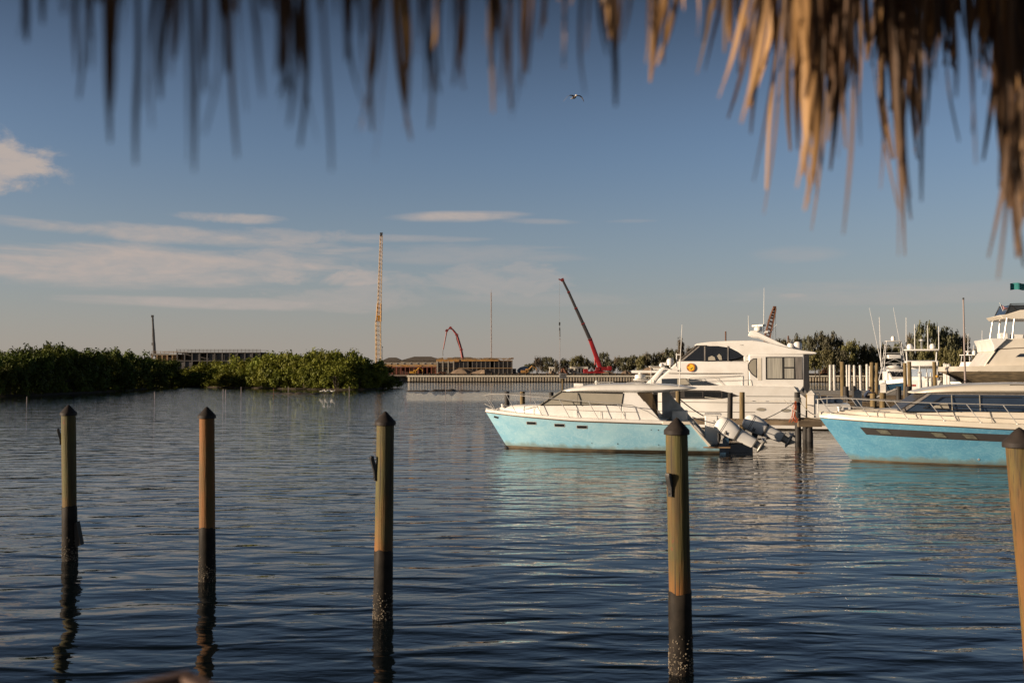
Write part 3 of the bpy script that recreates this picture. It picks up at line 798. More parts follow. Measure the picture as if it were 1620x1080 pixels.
for sg in (1, -1):
    g = G(); g.loft([[(2.7, sg * 1.99, 1.40), (2.7, sg * 1.99, 1.56), (2.7, sg * 1.62, 1.56), (2.7, sg * 1.62, 1.40)], [(1.38, sg * 1.96, 1.42), (1.40, sg * 1.96, 1.56), (1.40, sg * 1.58, 1.56), (1.38, sg * 1.58, 1.40)],
                     [(.50, sg * 1.88, .36), (.36, sg * 1.88, .40), (.36, sg * 1.56, .40), (.50, sg * 1.56, .34)]])
    g.build('coaming', 'cream', B1, bevel=.02)
g = G(); g.box((.40, -.12, 1.08), (.62, 1.6, 1.45)); g.box((.34, -.12, 1.83), (.86, 1.68, .09)); tb = g.build('transom_locker', 'white', B1, bevel=.06, bseg=3)
g = G(); g.box((.40, .685, 1.45), (.26, .012, .34)); g.box((.40, .695, 1.45), (.05, .012, .03)); g.build('hatch', 'white_matte', tb)
g = G(); g.box((.12, 0, .31), (1.3, 3.4, .07)); g.build('swim_platform', 'teak', B1, bevel=.015)
g = G(); g.box((-.16, 0, .0), (.30, 2.9, 1.0)); g.box((-.85, -.65, .08), (1.5, 1.7, .7)); g.box((-.30, 1.05, .2), (.3, .6, 1.1)); g.build('motor_mount', 'bluedark', B1)  # bracket made long and dark, also standing for the shadow under the motors
outboard(B1, (-.69, 1.05, .99), R(58), .02)
outboard(B1, (-2.06, -.72, 1.10), R(61), .0)
# bow rail
for sg in (1, -1):
    g = G()
    top = [(12.12, sg * .10, 2.72), (11.7, sg * .42, 2.80), (10.84, sg * .86, 2.82), (9.2, sg * 1.38, 2.70), (7.34, sg * 1.70, 2.56), (5.6, sg * 1.82, 2.45), (4.18, sg * 1.86, 2.32), (3.4, sg * 1.87, 2.02), (2.75, sg * 1.88, 1.58)]
    g.tube(top, .021)
    if sg > 0: g.tube([(12.12, .10, 2.72), (12.19, 0, 2.72), (12.12, -.10, 2.72)], .021)
    for xb, xt in [(11.55, 12.05), (10.2, 10.75), (8.75, 9.3), (7.3, 7.85), (5.85, 6.35), (4.45, 4.9)]:
        b = sheer_pt(H1, xb, sg, .12, .1)
        yt = interp(sorted([(abs(p[0]), abs(p[1])) for p in top]), xt); zt = interp(sorted([(p[0], p[2]) for p in top]), xt)
        g.tube([b, (xt, sg * yt, zt)], .017)
        g.cyl(b - Vector((0, 0, .02)), b + Vector((0, 0, .03)), .05)
    g.tube([(11.35, sg * .30, 1.95), (12.1, sg * .10, 2.3)], .014)
    g.build('bow_rail', 'steel', B1)
    g = G()
    hp = [(x, sg * (coach1(x) - .02), interp(H1.sheer, x) + .50 - (.22 if x > 9.5 else 0)) for x in (9.9, 9.3, 8.2, 7, 5.8, 4.6, 3.9)]
    g.tube(hp, .014)
    for p in hp[1:-1]: g.tube([p, (p[0], p[1] + sg * .05, p[2] - .32)], .012)
    g.build('grab_rail', 'steel', B1)
for xx, zz in ((9.36, 1.36), (7.84, 1.29), (6.68, 1.225)):
    hy = lambda x, z: H1.half(x, z)
    def rrect(cx, cz, w, h, sl=0): return [(cx - w, cz - h * .4), (cx - w * .9, cz - h), (cx + w * .9, cz - h), (cx + w, cz - h * .4), (cx + w, cz + h * .5), (cx + w * .9, cz + h), (cx - w * .9, cz + h), (cx - w, cz + h * .5)]
    for sg in (1, -1):
        g = G(); g.panel(rrect(xx, zz, .285, .088), hy, .012, sg); f = g.build('porthole', 'steel', B1)
        g = G(); g.panel(rrect(xx, zz, .25, .062), hy, .018, sg); g.build('pane', 'glass', f)
g = G(); xx, zz = 11.42, 1.62; g.panel([(xx - .16, zz), (xx + .1, zz + .06), (xx + .14, zz - .04), (xx - .1, zz - .09)], H1.half, .03); g.build('hawse_fitting', 'dark_metal', B1)
for xx, zz, r in ((4.9, .42, .03), (2.9, 1.12, .03), (2.9, .40, .025), (3.25, 1.13, .025), (6.2, .42, .025)):
    g = G(); g.panel([(xx + r * math.cos(a), zz + r * math.sin(a)) for a in [i * math.pi / 4 for i in range(8)]], H1.half, .01); g.build('hull_fitting', 'dark_metal', B1)
# mast, radar, domes, aerial
g = G(); g.loft([g.ring(p, ax, (0, .09, 0), 12, 3) for p, ax in (((3.45, 0, 3.36), (.24, 0, 0)), ((3.2, 0, 3.62), (.17, 0, .03)), ((2.85, 0, 4.05), (.12, 0, .04)), ((2.68, 0, 4.22), (.10, 0, .05)))])
g.tube([(3.45, 0, 3.55), (4.3, 0, 3.56)], .06, 8); g.tube([(2.72, -.3, 4.2), (2.72, .3, 4.2)], .035, 8)
mastp = g.build('radar_mast', 'white', B1, smooth=40)
g = G(); g.lathe((3.95, 0, 3.58), [(.20, 0), (.27, .04), (.28, .16), (.24, .24), (.08, .28), (.07, .34)], 18); g.box((3.62, 0, 3.97), (1.52, .12, .13)); g.build('radar', 'white', B1, bevel=.02)
g = G(); g.lathe((2.42, .15, 4.2), [(.05, 0), (.05, .06), (.17, .1), (.185, .28), (.17, .38), (.10, .45), (.01, .47)], 16); g.sphere((2.85, .2, 4.30), .12, 12, 8); g.box((2.75, .2, 4.36), (.3, .12, .14)); g.build('dome', 'white', B1)
g = G(); g.tube([(2.1, .1, 4.1), (2.1, .1, 4.9)], .03); g.tube([(1.95, .2, 4.1), (1.95, .2, 4.6)], .03); g.box((2.02, .1, 4.83), (.26, .06, .05)); g.tube([(3.3, 0, 4.1), (1.9, .15, 4.1)], .035)
g.build('light_mast', 'white_matte', B1)
g = G(); g.tube([(1.95, .5, 3.2), (1.93, .5, 4.0), (1.80, .5, 6.32)], [.028, .022, .013]); g.tube([(3.35, .6, 3.38), (3.35, .6, 4.3)], [.02, .008]); g.sphere((3.2, .75, 3.5), .06, 8, 6); g.build('aerial', 'white_matte', B1)
g = G(); g.lathe((11.1, .15, 2.1), [(.07, 0), (.07, .1), (.10, .12), (.10, .18), (.03, .22)], 10); g.build('windlass', 'steel', B1)
g = G(); g.box((10.9, -.2, 2.16), (.25, .12, .08)); g.build('deck_cleat', 'steel', B1)
g = G(); g.cyl((11.55, 0, 1.98), (11.95, 0, 2.02), .05); g.build('anchor_roller', 'steel', B1)
# mooring lines
def line(name, label, pts, m, r=.012, sag=.15, n=10):
    a, b = Vector(pts[0]), Vector(pts[-1]); out = []
    for i in range(n + 1):
        k = i / n; p = a.lerp(b, k); p.z -= sag * 4 * k * (1 - k); out.append(p)
    g = G(); g.tube(out, r, 5)
    return tag(g.build(name, m), label, 'rope', 'mooring lines')
def w1(x, y, z): return B1w @ Vector((x, y, z))
B1w = Matrix.Translation((10.38, 49.87, 0)) @ Matrix.Rotation(R(167.45), 4, 'Z')

# ================= the right-hand boat, cut by the frame
B2 = thing('motor_boat', 'bright blue motor yacht with a dark stripe of windows along its hull', 'motor boat', (15.18, 44.68, 0), R(167.4), 'sky blue hulled motor boats')
H2 = Hull(-12.5, 0.0, 1.36, 1.92, 2.2, 1.85, [(-12.5, 1.5), (-9, 1.52), (-5.6, 1.60), (-3.9, 1.68), (-2.2, 1.74), (-.7, 1.80), (1.36, 1.92)], par=.45, zb=.06)
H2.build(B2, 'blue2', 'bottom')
g = G()
for sg in (1, -1): g.tube([(x, sg * (H2.y(x) + .01), interp(H2.sheer, x) - .02) for x in [-12.4 + i * .54 for i in range(25)]] + [(1.36, 0, 1.91)], .024, 8)
g.build('rub_rail', 'rubrail', B2)
deck(H2, [-12.4, -10, -8, -6, -5, -4, -3, -2, -1.2, -.5, .1, .6, 1.0, 1.25, 1.36], 'deck', 'cream', B2, edge=.20, camber=.05)
def coach2(x): return max(.12, H2.y(x) - .48)
g = G(); rings = []
for x, zt in [(-12, 2.30), (-8, 2.31), (-5, 2.31), (-2.5, 2.31), (-1.6, 2.31), (-.6, 2.27), (.1, 2.22), (.6, 2.17), (.85, 2.10), (1.0, 2.04)]:
    w = coach2(x); zb = interp(H2.sheer, x) + .05
    pr = [(w, zb), (w - .03, lerp(zb, zt, .55)), (max(.05, w - .12), zt - .06), (max(.04, w - .26), zt), (w * .3, zt + .04)]
    rings.append([(x, a, b) for a, b in pr] + [(x, -a, b) for a, b in pr[::-1]])
g.loft(rings); g.build('trunk', 'cream', B2, smooth=40)
def wc2(x, z):
    w = 1.66 - .16 * (z - 2.2)
    if x > -4.2: w -= .24 * ((x + 4.2) / 2.2) ** 1.7
    return w
g = G(); g.side([(-1.86, 2.25), (-3.0, 3.04), (-11, 3.0), (-11, 2.25)], lambda x, z: wc2(x, z) - .03); g.build('cabin_core', 'dark_open', B2)
for sg in (1, -1):
    g = G(); g.panel([(-1.84, 2.262), (-2.98, 3.03), (-11, 2.99), (-11, 2.30), (-6.7, 2.30)], wc2, .01, sg); f = g.build('window', 'glass_blue', B2)
    g = G()
    g.panel([(-1.84, 2.262), (-2.98, 3.03), (-3.14, 3.03), (-2.06, 2.262)], wc2, .02, sg)
    g.panel([(-2.95, 2.99), (-2.95, 3.04), (-11, 3.0), (-11, 2.95)], wc2, .02, sg)
    g.build('window_frame', 'canvas', f)
    g = G()
    g.panel([(-2.75, 2.40), (-2.85, 2.46), (-3.55, 2.90), (-6.6, 2.90), (-6.6, 2.87), (-3.56, 2.87), (-2.90, 2.455), (-2.86, 2.42), (-4.7, 2.36), (-4.7, 2.34)], wc2, .018, sg)
    g.build('inner_trim', 'black', f)
    g = G()
    for xx in (-3.9, -5.0, -7.4):
        g2 = G(); g2.panel([(xx, 2.32), (xx - .03, 2.32), (xx - .03, 2.97), (xx, 2.97)], wc2, .016, sg); g2.build('mullion', 'mesh_cover', f)
    g.panel([(-3.2, 2.42), (-3.2, 2.5), (-3.55, 2.62), (-3.75, 2.60), (-3.8, 2.40)], wc2, .014, sg)
    g.build('seat_shape', 'mesh_cover', f)
g = G()
g.loft([[(-1.86, -wc2(-1.9, 2.24) + .06, 2.27), (-1.86, wc2(-1.9, 2.24) - .06, 2.27), (-3.0, wc2(-3, 3.0) - .06, 3.05), (-3.0, -wc2(-3, 3.0) + .06, 3.05)],
        [(-1.80, -wc2(-1.9, 2.24) + .06, 2.28), (-1.80, wc2(-1.9, 2.24) - .06, 2.28), (-2.95, wc2(-3, 3.0) - .06, 3.07), (-2.95, -wc2(-3, 3.0) + .06, 3.07)]])
g.build('windscreen', 'graphite', B2)
roofloft([(-2.55, .9, 3.02, 3.09), (-2.75, 1.25, 3.0, 3.15), (-3.2, 1.5, 2.99, 3.27), (-3.9, 1.62, 2.98, 3.38), (-5, 1.68, 2.97, 3.47), (-6.5, 1.70, 2.97, 3.51), (-9, 1.70, 2.96, 3.5), (-11.2, 1.65, 3.0, 3.45)], 'roof', 'cream', B2)
g = G(); g.tube([(-6.2, 1.5, 3.36), (-6.2, 1.57, 3.40), (-8.4, 1.57, 3.40), (-8.4, 1.5, 3.36)], .025); g.build('roof_handrail', 'dark_metal', B2)
g = G(); g.tube([(-4.55, .5, 3.46), (-4.62, .5, 3.55), (-4.95, .5, 3.5)], .025); g.build('roof_handrail', 'dark_metal', B2)
# hull stripe and its three lights
zs2 = lambda x: interp([(-8, 1.30), (-5.85, 1.36), (-.27, 1.53)], x)
zl2 = lambda x: interp([(-8, 1.0), (-5.84, 1.05), (-.55, 1.21)], x)
xs = [-.27, -1.2, -2.2, -3.2, -4.2, -5.2, -6.2, -7.2, -8.2, -9]
for sg in (1, -1):
    g = G()
    up = [(x, zs2(x)) for x in xs]; lo = [(x - (.28 if i == 0 else 0), zl2(x)) for i, x in enumerate(xs)]
    hull_panel(g, [[a, c, d, b] for (a, b), (c, d) in zip(zip(up, lo), zip(up[1:], lo[1:]))], H2.half, .012, sg, 4)
    f = g.build('hull_stripe', 'graphite', B2, smooth=60)
    for xa in (-.86, -2.97, -4.14):
        xb = xa - .50
        q = lambda e: [(xa - e * 1.2, zs2(xa) - .03 - e), (xb + e * .3, zs2(xb) - .03 - e), (xb - .22 + e * 1.2, zl2(xb) + .03 + e), (xa - .24 - e * .3, zl2(xa) + .03 + e)]
        g = G(); hull_panel(g, [q(0)], H2.half, .024, sg, 4); w = g.build('hull_window', 'black', B2)
        g = G(); hull_panel(g, [q(.03)], H2.half, .034, sg, 4); g.build('pane', 'hull_light', w)
g = G(); g.panel([(-4.85, .28), (-4.90, .33), (-4.95, .28), (-4.90, .23)], H2.half, .02); g.build('hull_fitting', 'steel', B2)
for sg in (1, -1):
    g = G()
    top = [(1.42, sg * .12, 2.72), (1.0, sg * .45, 2.78), (.3, sg * .85, 2.79), (-.8, sg * 1.28, 2.73), (-2.2, sg * 1.68, 2.66), (-4, sg * 1.95, 2.62), (-6, sg * 2.06, 2.58), (-9, sg * 2.1, 2.55)]
    mid = [(p[0], p[1] * 1.01, p[2] - .36) for p in top[1:4]]
    g.tube(top, .021); g.tube(mid, .014)
    if sg > 0: g.tube([(1.42, .12, 2.72), (1.50, 0, 2.72), (1.42, -.12, 2.72)], .021)
    g.tube([(1.40, sg * .12, 2.08), (1.42, sg * .12, 2.72)], .017)
    for xb, xt in [(.85, 1.30), (-.65, -.12), (-2.15, -1.62), (-3.55, -3.0), (-4.95, -4.4), (-6.35, -5.8), (-7.8, -7.2)]:
        b = sheer_pt(H2, xb, sg, .2, .10)
        yt = interp(sorted([(p[0], abs(p[1])) for p in top]), xt); zt = interp(sorted([(p[0], p[2]) for p in top]), xt)
        g.tube([b, (xt, sg * yt, zt)], .018); g.cyl(b - Vector((0, 0, .03)), b + Vector((0, 0, .03)), .055)
    g.build('bow_rail', 'steel', B2)
    g = G()
    hp = [(x, sg * (coach2(x) + .01), interp(H2.sheer, x) + .42) for x in (-.3, -1.2, -2.6, -4, -5.4, -6.8, -8.2)]
    g.tube(hp, .015)
    for p in hp[1:]: g.tube([p, (p[0] - .1, p[1] + sg * .04, p[2] - .26)], .012)
    g.build('grab_rail', 'steel', B2)
g = G(); g.box((-.55, -.1, 2.36), (.9, .7, .06)); g.build('deck_hatch', 'canvas', B2, bevel=.02)
g = G(); g.cyl((.9, 0, 2.1), (1.3, 0, 2.1), .06); g.build('anchor_roller', 'steel', B2)
g = G(); g.box((.2, -.15, 2.3), (.2, .15, .12)); g.build('deck_cleat', 'steel', B2)
g = G(); g.lathe((.5, .1, 2.2), [(.08, 0), (.08, .12), (.12, .14), (.12, .2), (.03, .25)], 12); g.build('windlass', 'steel', B2)

# ================= the white flybridge yacht behind the dock
YO = at(1300, 640, 70)
YA = thing('flybridge_yacht', 'large white enclosed yacht with a round yellow emblem on its side', 'yacht', (YO.x, YO.y, 0), R(167.4))
H3 = Hull(-1.7, 13.0, 14.6, 2.95, 2.32, 2.05, [(-1.7, 1.72), (.55, 1.74), (.95, 1.95), (1.75, 2.55), (2.0, 2.92), (5, 2.98), (9, 2.98), (14.6, 2.9)], par=.45, zb=.10)
H3.build(YA, 'white', 'bottom', extra=(.138, .163, .212, .227))
deck(H3, [-1.65, -.5, .5, .95, 1.75, 2.0, 3, 5, 7, 9, 10, 11, 12, 13, 14, 14.6], 'deck', 'white', YA, camber=.03, edge=.06)
def w3(x, z):
    w = 2.22 - .07 * max(0, z - 3)
    if x > 6: w -= .45 * ((x - 6) / 6) ** 1.8
    return w
g = G(); g.side([(12.4, 2.95), (11.2, 3.52), (9.86, 4.74), (4.95, 4.74), (4.95, 2.95)], w3)
g.build('deckhouse', 'white', YA, bevel=.12, bseg=3)
def w3u(x, z):
    w = 2.1 - .2 * (z - 4.7)
    if x > 6: w -= .5 * ((x - 6) / 4) ** 1.8
    return w
g = G(); g.side([(9.9, 4.66), (8.50, 5.86), (5.35, 5.86), (4.75, 4.66)], lambda x, z: w3u(x, z) - .04); g.build('wheelhouse_core', 'dark_open', YA)
uw = [(9.72, 4.765), (8.42, 5.80), (7.1, 5.80), (6.3, 5.68), (5.75, 5.42), (5.30, 5.08), (5.85, 4.90), (6.7, 4.78), (7.9, 4.725)]
for sg in (1, -1):
    g = G(); g.panel(uw, w3u, .015, sg); f = g.build('bridge_window', 'glass', YA)
    g = G()
    for xx in (6.35, 7.95):
        g2 = G(); g2.panel([(xx, 4.76), (xx + .09, 4.75), (xx + .09, 5.80), (xx, 5.78)], w3u, .03, sg); g2.build('mullion', 'canvas', f)
    g.panel([(9.72, 4.765), (8.42, 5.80), (8.30, 5.80), (9.52, 4.765)], w3u, .03, sg)
    g.build('window_frame', 'canvas', f)
    g = G(); g.panel([(7.75, 4.80), (7.75, 5.0), (7.5, 5.12), (7.3, 5.0), (7.25, 4.80)], w3u, .02, sg); g.panel([(7.0, 4.82), (7.15, 5.1), (7.0, 5.25), (6.85, 5.1), (6.8, 4.82)], w3u, .02, sg); g.build('seat_shape', 'mesh_cover', f)
g = G(); g.loft([[(9.86, -w3u(9.8, 4.75) + .05, 4.74), (9.86, w3u(9.8, 4.75) - .05, 4.74), (8.52, w3u(8.5, 5.8) - .05, 5.86), (8.52, -w3u(8.5, 5.8) + .05, 5.86)], [(9.93, -w3u(9.8, 4.75) + .05, 4.74), (9.93, w3u(9.8, 4.75) - .05, 4.74), (8.58, w3u(8.5, 5.8) - .05, 5.88), (8.58, -w3u(8.5, 5.8) + .05, 5.88)]]); g.build('windscreen', 'canvas', YA)
def wr(x, z): return 2.06 - .42 * max(0, z - 5.3) - (.28 * ((x - 6) / 2.6) ** 2 if x > 6 else 0) + .12 * max(0, min(1, (4 - x) / 3))
g = G(); g.side([(8.75, 5.84), (8.55, 5.99), (7.6, 6.11), (6.2, 6.17), (4.73, 6.18), (3.9, 6.06), (3.1, 5.85), (2.3, 5.64), (1.4, 5.46), (.62, 5.36), (.42, 5.27), (.5, 5.19), (5.0, 5.17), (5.12, 5.0), (5.3, 5.06), (5.75, 5.40), (6.3, 5.66), (7.1, 5.78)], wr)
g.build('hardtop', 'white', YA, bevel=.09, bseg=3)
g = G(); g.side([(5.35, 4.68), (5.35, 5.3), (4.6, 5.3), (4.0, 5.2), (4.0, 4.68)], 2.03); g.build('quarter', 'white', YA, bevel=.08)
# aft cabin enclosure
g = G(); g.side([(5.0, 2.7), (5.0, 5.2), (1.28, 5.2), (1.28, 3.0), (1.55, 2.62)], 2.2); g.build('aft_cabin', 'white', YA, bevel=.10, bseg=3)
for sg in (1, -1):
    g = G(); g.panel([(3.86, 5.02), (1.42, 5.02), (1.40, 3.46), (3.86, 3.46)], 2.2, .012, sg); f = g.build('aft_window', 'black', YA)
    g = G(); g.panel([(3.74, 4.95), (2.76, 4.95), (2.76, 3.54), (3.74, 3.54)], 2.2, .022, sg); g.panel([(2.60, 4.95), (1.98, 4.95), (1.98, 4.32), (2.60, 4.32)], 2.2, .022, sg); g.panel([(2.60, 4.22), (1.98, 4.22), (1.98, 3.54), (2.60, 3.54)], 2.2, .022, sg); g.build('curtain', 'curtain', f)
    g = G(); g.panel([(1.92, 4.98), (1.43, 4.98), (1.43, 3.5), (1.85, 3.5)], 2.2, .022, sg); g.build('drape', 'canvas', f)
    g = G(); g.panel([(4.44, 4.93), (4.70, 4.91), (4.93, 4.74), (5.06, 4.48), (5.05, 4.2), (4.92, 3.95), (4.72, 3.74), (4.44, 3.54)], 2.2, .012, sg); f = g.build('oval_window', 'graphite', YA)
    g = G(); g.panel([(4.50, 4.86), (4.69, 4.84), (4.87, 4.69), (4.98, 4.46), (4.97, 4.22), (4.85, 4.0), (4.70, 3.83), (4.50, 3.68)], 2.2, .022, sg); g.build('pane', 'mesh_cover', f)
    g = G(); g.panel([(4.40, 4.95), (4.14, 4.95), (4.14, 3.40), (4.40, 3.40)], 2.2, .02, sg); g.build('side_door', 'cream', YA)
    g = G(); g.prism([(1.30, sg * 2.20, 5.15), (1.06, sg * 2.16, 5.15), (.92, sg * 2.0, 3.0), (1.1, sg * 2.1, 2.45), (1.36, sg * 2.22, 2.95)], (0, -sg * .12, 0)); g.build('aft_canvas', 'canvas', YA)
    # hull side lights and lines
    g = G(); hull_panel(g, [[(10.9, 2.72), (8.8, 2.72), (8.8, 2.085), (9.6, 2.08), (10.9, 2.2)], [(8.8, 2.72), (7.0, 2.70), (7.0, 2.10), (8.8, 2.085)], [(7.0, 2.70), (6.2, 2.52), (5.65, 2.32), (7.0, 2.10)]], H3.half, .02, sg, 4); f = g.build('hull_window', 'graphite', YA)
    g = G()
    for xa, xb in ((9.4, 8.2), (8.1, 6.9), (6.8, 6.15)): hull_panel(g, [[(xa, 2.62), (xb, 2.58 if xb > 6.5 else 2.44), (xb, 2.24), (xa, 2.2)]], H3.half, .032, sg, 4)
    g.build('pane', 'glass', f)
    g = G(); hull_panel(g, [[(11.0, 3.50), (9.4, 3.54), (9.4, 3.06), (11.0, 3.06)], [(9.4, 3.54), (8.3, 3.42), (7.3, 3.12), (7.6, 3.06), (9.4, 3.06)]], w3, .05, sg, 4); f = g.build('saloon_window', 'glass', YA)
    g = G(); hull_panel(g, [[(9.9, 3.50), (9.1, 3.50), (9.1, 3.1), (9.9, 3.1)]], w3, .06, sg, 4); g.build('blind', 'mesh_cover', f)
    g = G()
    for z0, xa, xb in ((3.88, 10.5, 5.45),): g.tube([(lerp(xa, xb, i / 12), sg * (w3(lerp(xa, xb, i / 12), z0) + .012), z0) for i in range(13)], .022, 6)
    g.build('pinstripe', 'rubrail', YA)
    g = G()
    for z0, xa, xb in ((1.86, 12.0, 2.0), (1.20, 12.0, 4.6), (2.30, 5.2, 1.9)):
        n = 14; g.tube([(lerp(xa, xb, i / n), sg * (H3.half(lerp(xa, xb, i / n), z0) + .004), z0) for i in range(n + 1)], .022, 6)
    g.build('hull_strake', 'concrete_grey', YA)
    for xx, zz in ((4.19, 1.40), (2.55, 1.34)):
        g = G(); g.panel([(xx + .34 * math.cos(a), zz + .13 * math.sin(a)) for a in [i * math.pi / 10 for i in range(20)]], H3.half, .014, sg); f = g.build('porthole', 'steel', YA)
        g = G(); g.panel([(xx + .30 * math.cos(a), zz + .10 * math.sin(a)) for a in [i * math.pi / 10 for i in range(20)]], H3.half, .022, sg); g.build('pane', 'mesh_cover', f)
    g = G(); yb = 2.22
    g.tube([(10.0, sg * 1.95, 3.0), (9.0, sg * 2.12, 3.55), (8.0, sg * 2.2, 3.62), (5.5, sg * yb, 3.72), (5.42, sg * yb, 3.05)], .02)
    g.tube([(9.3, sg * 2.1, 3.3), (7.9, sg * 2.2, 3.36), (4.85, sg * yb, 3.42), (4.78, sg * yb, 3.05)], .014)
    for xx in (9.2, 8.1, 7.0): g.tube([(xx - .35, sg * 2.18, 3.0), (xx + .25, sg * 2.16, 3.55)], .017)
    g.build('side_rail', 'steel', YA)
# the round emblem: an orange ring round a yellow disc with a dark stroke
for k, (r0, m_, nm, t_) in enumerate(((.30, mat('emblem_orange', (.62, .20, .03), (.30, .09, .02), rough=.4, scale=5), 'emblem', .014), (.235, mat('emblem_yellow', (.80, .50, .03), (.70, .34, .02), rough=.4, scale=7), 'emblem_disc', .022))):
    g = G(); g.panel([(8.95 + r0 * math.cos(a), 4.3 + r0 * math.sin(a)) for a in [i * math.pi / 14 for i in range(28)]], w3, t_)
    if k == 0: em = g.build(nm, m_, YA)
    else: g.build(nm, m_, em)
g = G(); g.panel([(9.0, 4.20), (8.80, 4.33), (8.78, 4.29), (8.93, 4.14)], w3, .028); g.build('emblem_stroke', mat('emblem_green', (.20, .18, .02), (.12, .10, .02), rough=.4), em)
g = G(); g.panel([(9.2, 4.40), (9.1, 4.49), (9.02, 4.50), (9.12, 4.36)], w3, .028); g.panel([(9.22, 4.22), (9.16, 4.11), (9.10, 4.10), (9.14, 4.24)], w3, .028); g.build('emblem_blots', mat('emblem_brown', (.22, .09, .02), rough=.4), em)  # dark brown blots at the emblem's edge, part of its print
g = G(); g.panel([(9.9, 4.08), (9.75, 4.12), (9.75, 4.05), (9.88, 4.03)], w3, .02); g.build('fairlead', 'dark_metal', YA)
# small dark name lettering aft of the stripe, too small to read in the photograph
g = G(); g.box((1.0, 0, 4.1), (.06, 3.7, 2.0)); g.build('stern_curtain', 'canvas_blue', YA)
g = G()
for yy in (-1.2, .1, 1.3): g.box((.96, yy, 4.1), (.05, .09, 2.0))
g.build('curtain_frame', 'white_matte', YA)
# radar arch, domes, aerials
for sg in (1, -1):
    g = G(); g.prism([(5.0, sg * .95, 6.60), (4.85, sg * .95, 6.86), (4.55, sg * .95, 6.90), (3.9, sg * 1.05, 6.55), (1.9, sg * 1.15, 5.55), (2.6, sg * 1.15, 5.66), (3.6, sg * 1.05, 6.12), (4.3, sg * 1.0, 6.42), (4.62, sg * .95, 6.44)], (0, sg * .14, 0)); g.build('radar_arch', 'white', YA, bevel=.03)
g = G(); g.box((4.6, 0, 6.74), (.62, 2.1, .2)); g.build('arch_bridge', 'white', YA, bevel=.05)
g = G(); g.lathe((4.3, .1, 6.84), [(.2, 0), (.3, .08), (.3, .28), (.2, .36), (.02, .38)], 16); g.box((4.25, 0, 7.28), (.28, 1.3, .14), rz=.6); g.box((4.3, .1, 7.2), (.2, .2, .2)); g.box((3.75, .1, 6.82), (.3, .2, .15)); g.build('radar', 'white', YA, bevel=.02)
for xx, yy, zz, rr, hh in ((1.62, .5, 5.5, .30, .62), (2.0, -.8, 5.55, .28, .55)):
    g = G(); g.lathe((xx, yy, zz), [(rr * .6, 0), (rr * .95, .04), (rr, .15), (rr, hh * .6), (rr * .85, hh * .82), (rr * .5, hh * .96), (.01, hh)], 18); g.build('satellite_dome', 'white', YA)
g = G(); g.tube([(4.95, .4, 6.8), (4.98, .4, 8.0)], [.03, .012]); g.tube([(3.9, -.3, 6.8), (3.85, -.3, 10.0)], [.03, .012]); g.tube([(3.6, -.2, 6.5), (3.0, -.2, 7.4)], [.02, .01]); g.build('aerial', 'white_matte', YA)
# clutter in the low cockpit and a grey inflatable's cover
g = G(); g.box((.55, .9, 2.05), (.5, .5, .6)); g.tube([(.9, 1.6, 1.9), (.65, 1.6, 2.5), (.3, 1.6, 2.55), (.1, 1.6, 1.9)], .03); g.tube([(-.2, 1.9, 1.7), (-.2, 1.9, 2.35), (-1.5, 1.9, 2.3), (-1.5, 1.9, 1.7)], .022); g.build('stern_rail', 'steel', YA)
g = G(); g.box((-.3, .4, 2.05), (.9, 1.4, .42)); g.box((-1.1, .2, 1.95), (.5, 1.2, .3)); g.build('cockpit_cover', 'canvas_blue', YA, bevel=.08)

# ================= the big yacht high on its lift at the right edge (its own metres, scaled out to 75 m)
KL = 75 / 62
LO = at(1505, 600, 75)
LY = thing('sport_yacht', 'cream flybridge yacht raised clear of the water on a lift', 'yacht', (LO.x, LO.y, 0), R(-12.6))
def zl(z): return CAMH + (z - CAMH) * KL
def lp(pts): return [(x * KL, zl(z)) for x, z in pts]
g = G(); rings = []
for x, wd, zk in ((-.3, 2.3, 3.95), (.2, 2.4, 3.7), (1.0, 2.45, 3.15), (3.0, 2.5, 2.75), (6.5, 2.5, 2.65), (9, 2.0, 2.9), (11, 1.0, 3.4), (12.2, .1, 4.2)):
    zs = 4.02 + max(0, x - 6) * .05
    pr = [(wd, zs), (wd * .97, lerp(zk, zs, .55)), (wd * .75, lerp(zk, zs, .15)), (.02, zk - .12)]
    rings.append([(x * KL, a * KL, zl(b)) for a, b in pr] + [(x * KL, -a * KL, zl(b)) for a, b in pr[::-1]])
g.loft(rings); g.build('hull', 'bottom', LY, smooth=50)
g = G(); rings = []
for x, wd in ((-.32, 2.35), (0, 2.42), (3, 2.5), (6.5, 2.5), (9, 2.05), (11, 1.05), (12.3, .1)):
    zb, zt = 4.0 + max(0, x - 6) * .05, 4.30 + max(0, x) * .02
    rings.append([(x * KL, wd * KL, zl(zb)), (x * KL, (wd + .03) * KL, zl(zt)), (x * KL, -(wd + .03) * KL, zl(zt)), (x * KL, -wd * KL, zl(zb))])
g.loft(rings); g.build('topsides', 'cream', LY, smooth=50)
wl = lambda x, z: (2.3 - .1 * (z - 4.3)) * 1.1
g = G(); g.side(lp([(1.38, 4.28), (2.2, 5.5), (2.72, 5.95), (7.5, 6.1), (9.5, 4.6), (9.5, 4.28)]), wl); g.build('superstructure', 'cream', LY, bevel=.06)
g = G(); g.side(lp([(1.95, 5.55), (1.78, 5.95), (1.95, 5.98), (2.75, 5.96), (2.3, 5.5), (1.98, 5.2)]), lambda x, z: 2.55); g.build('bridge_overhang', 'white', LY, bevel=.04)
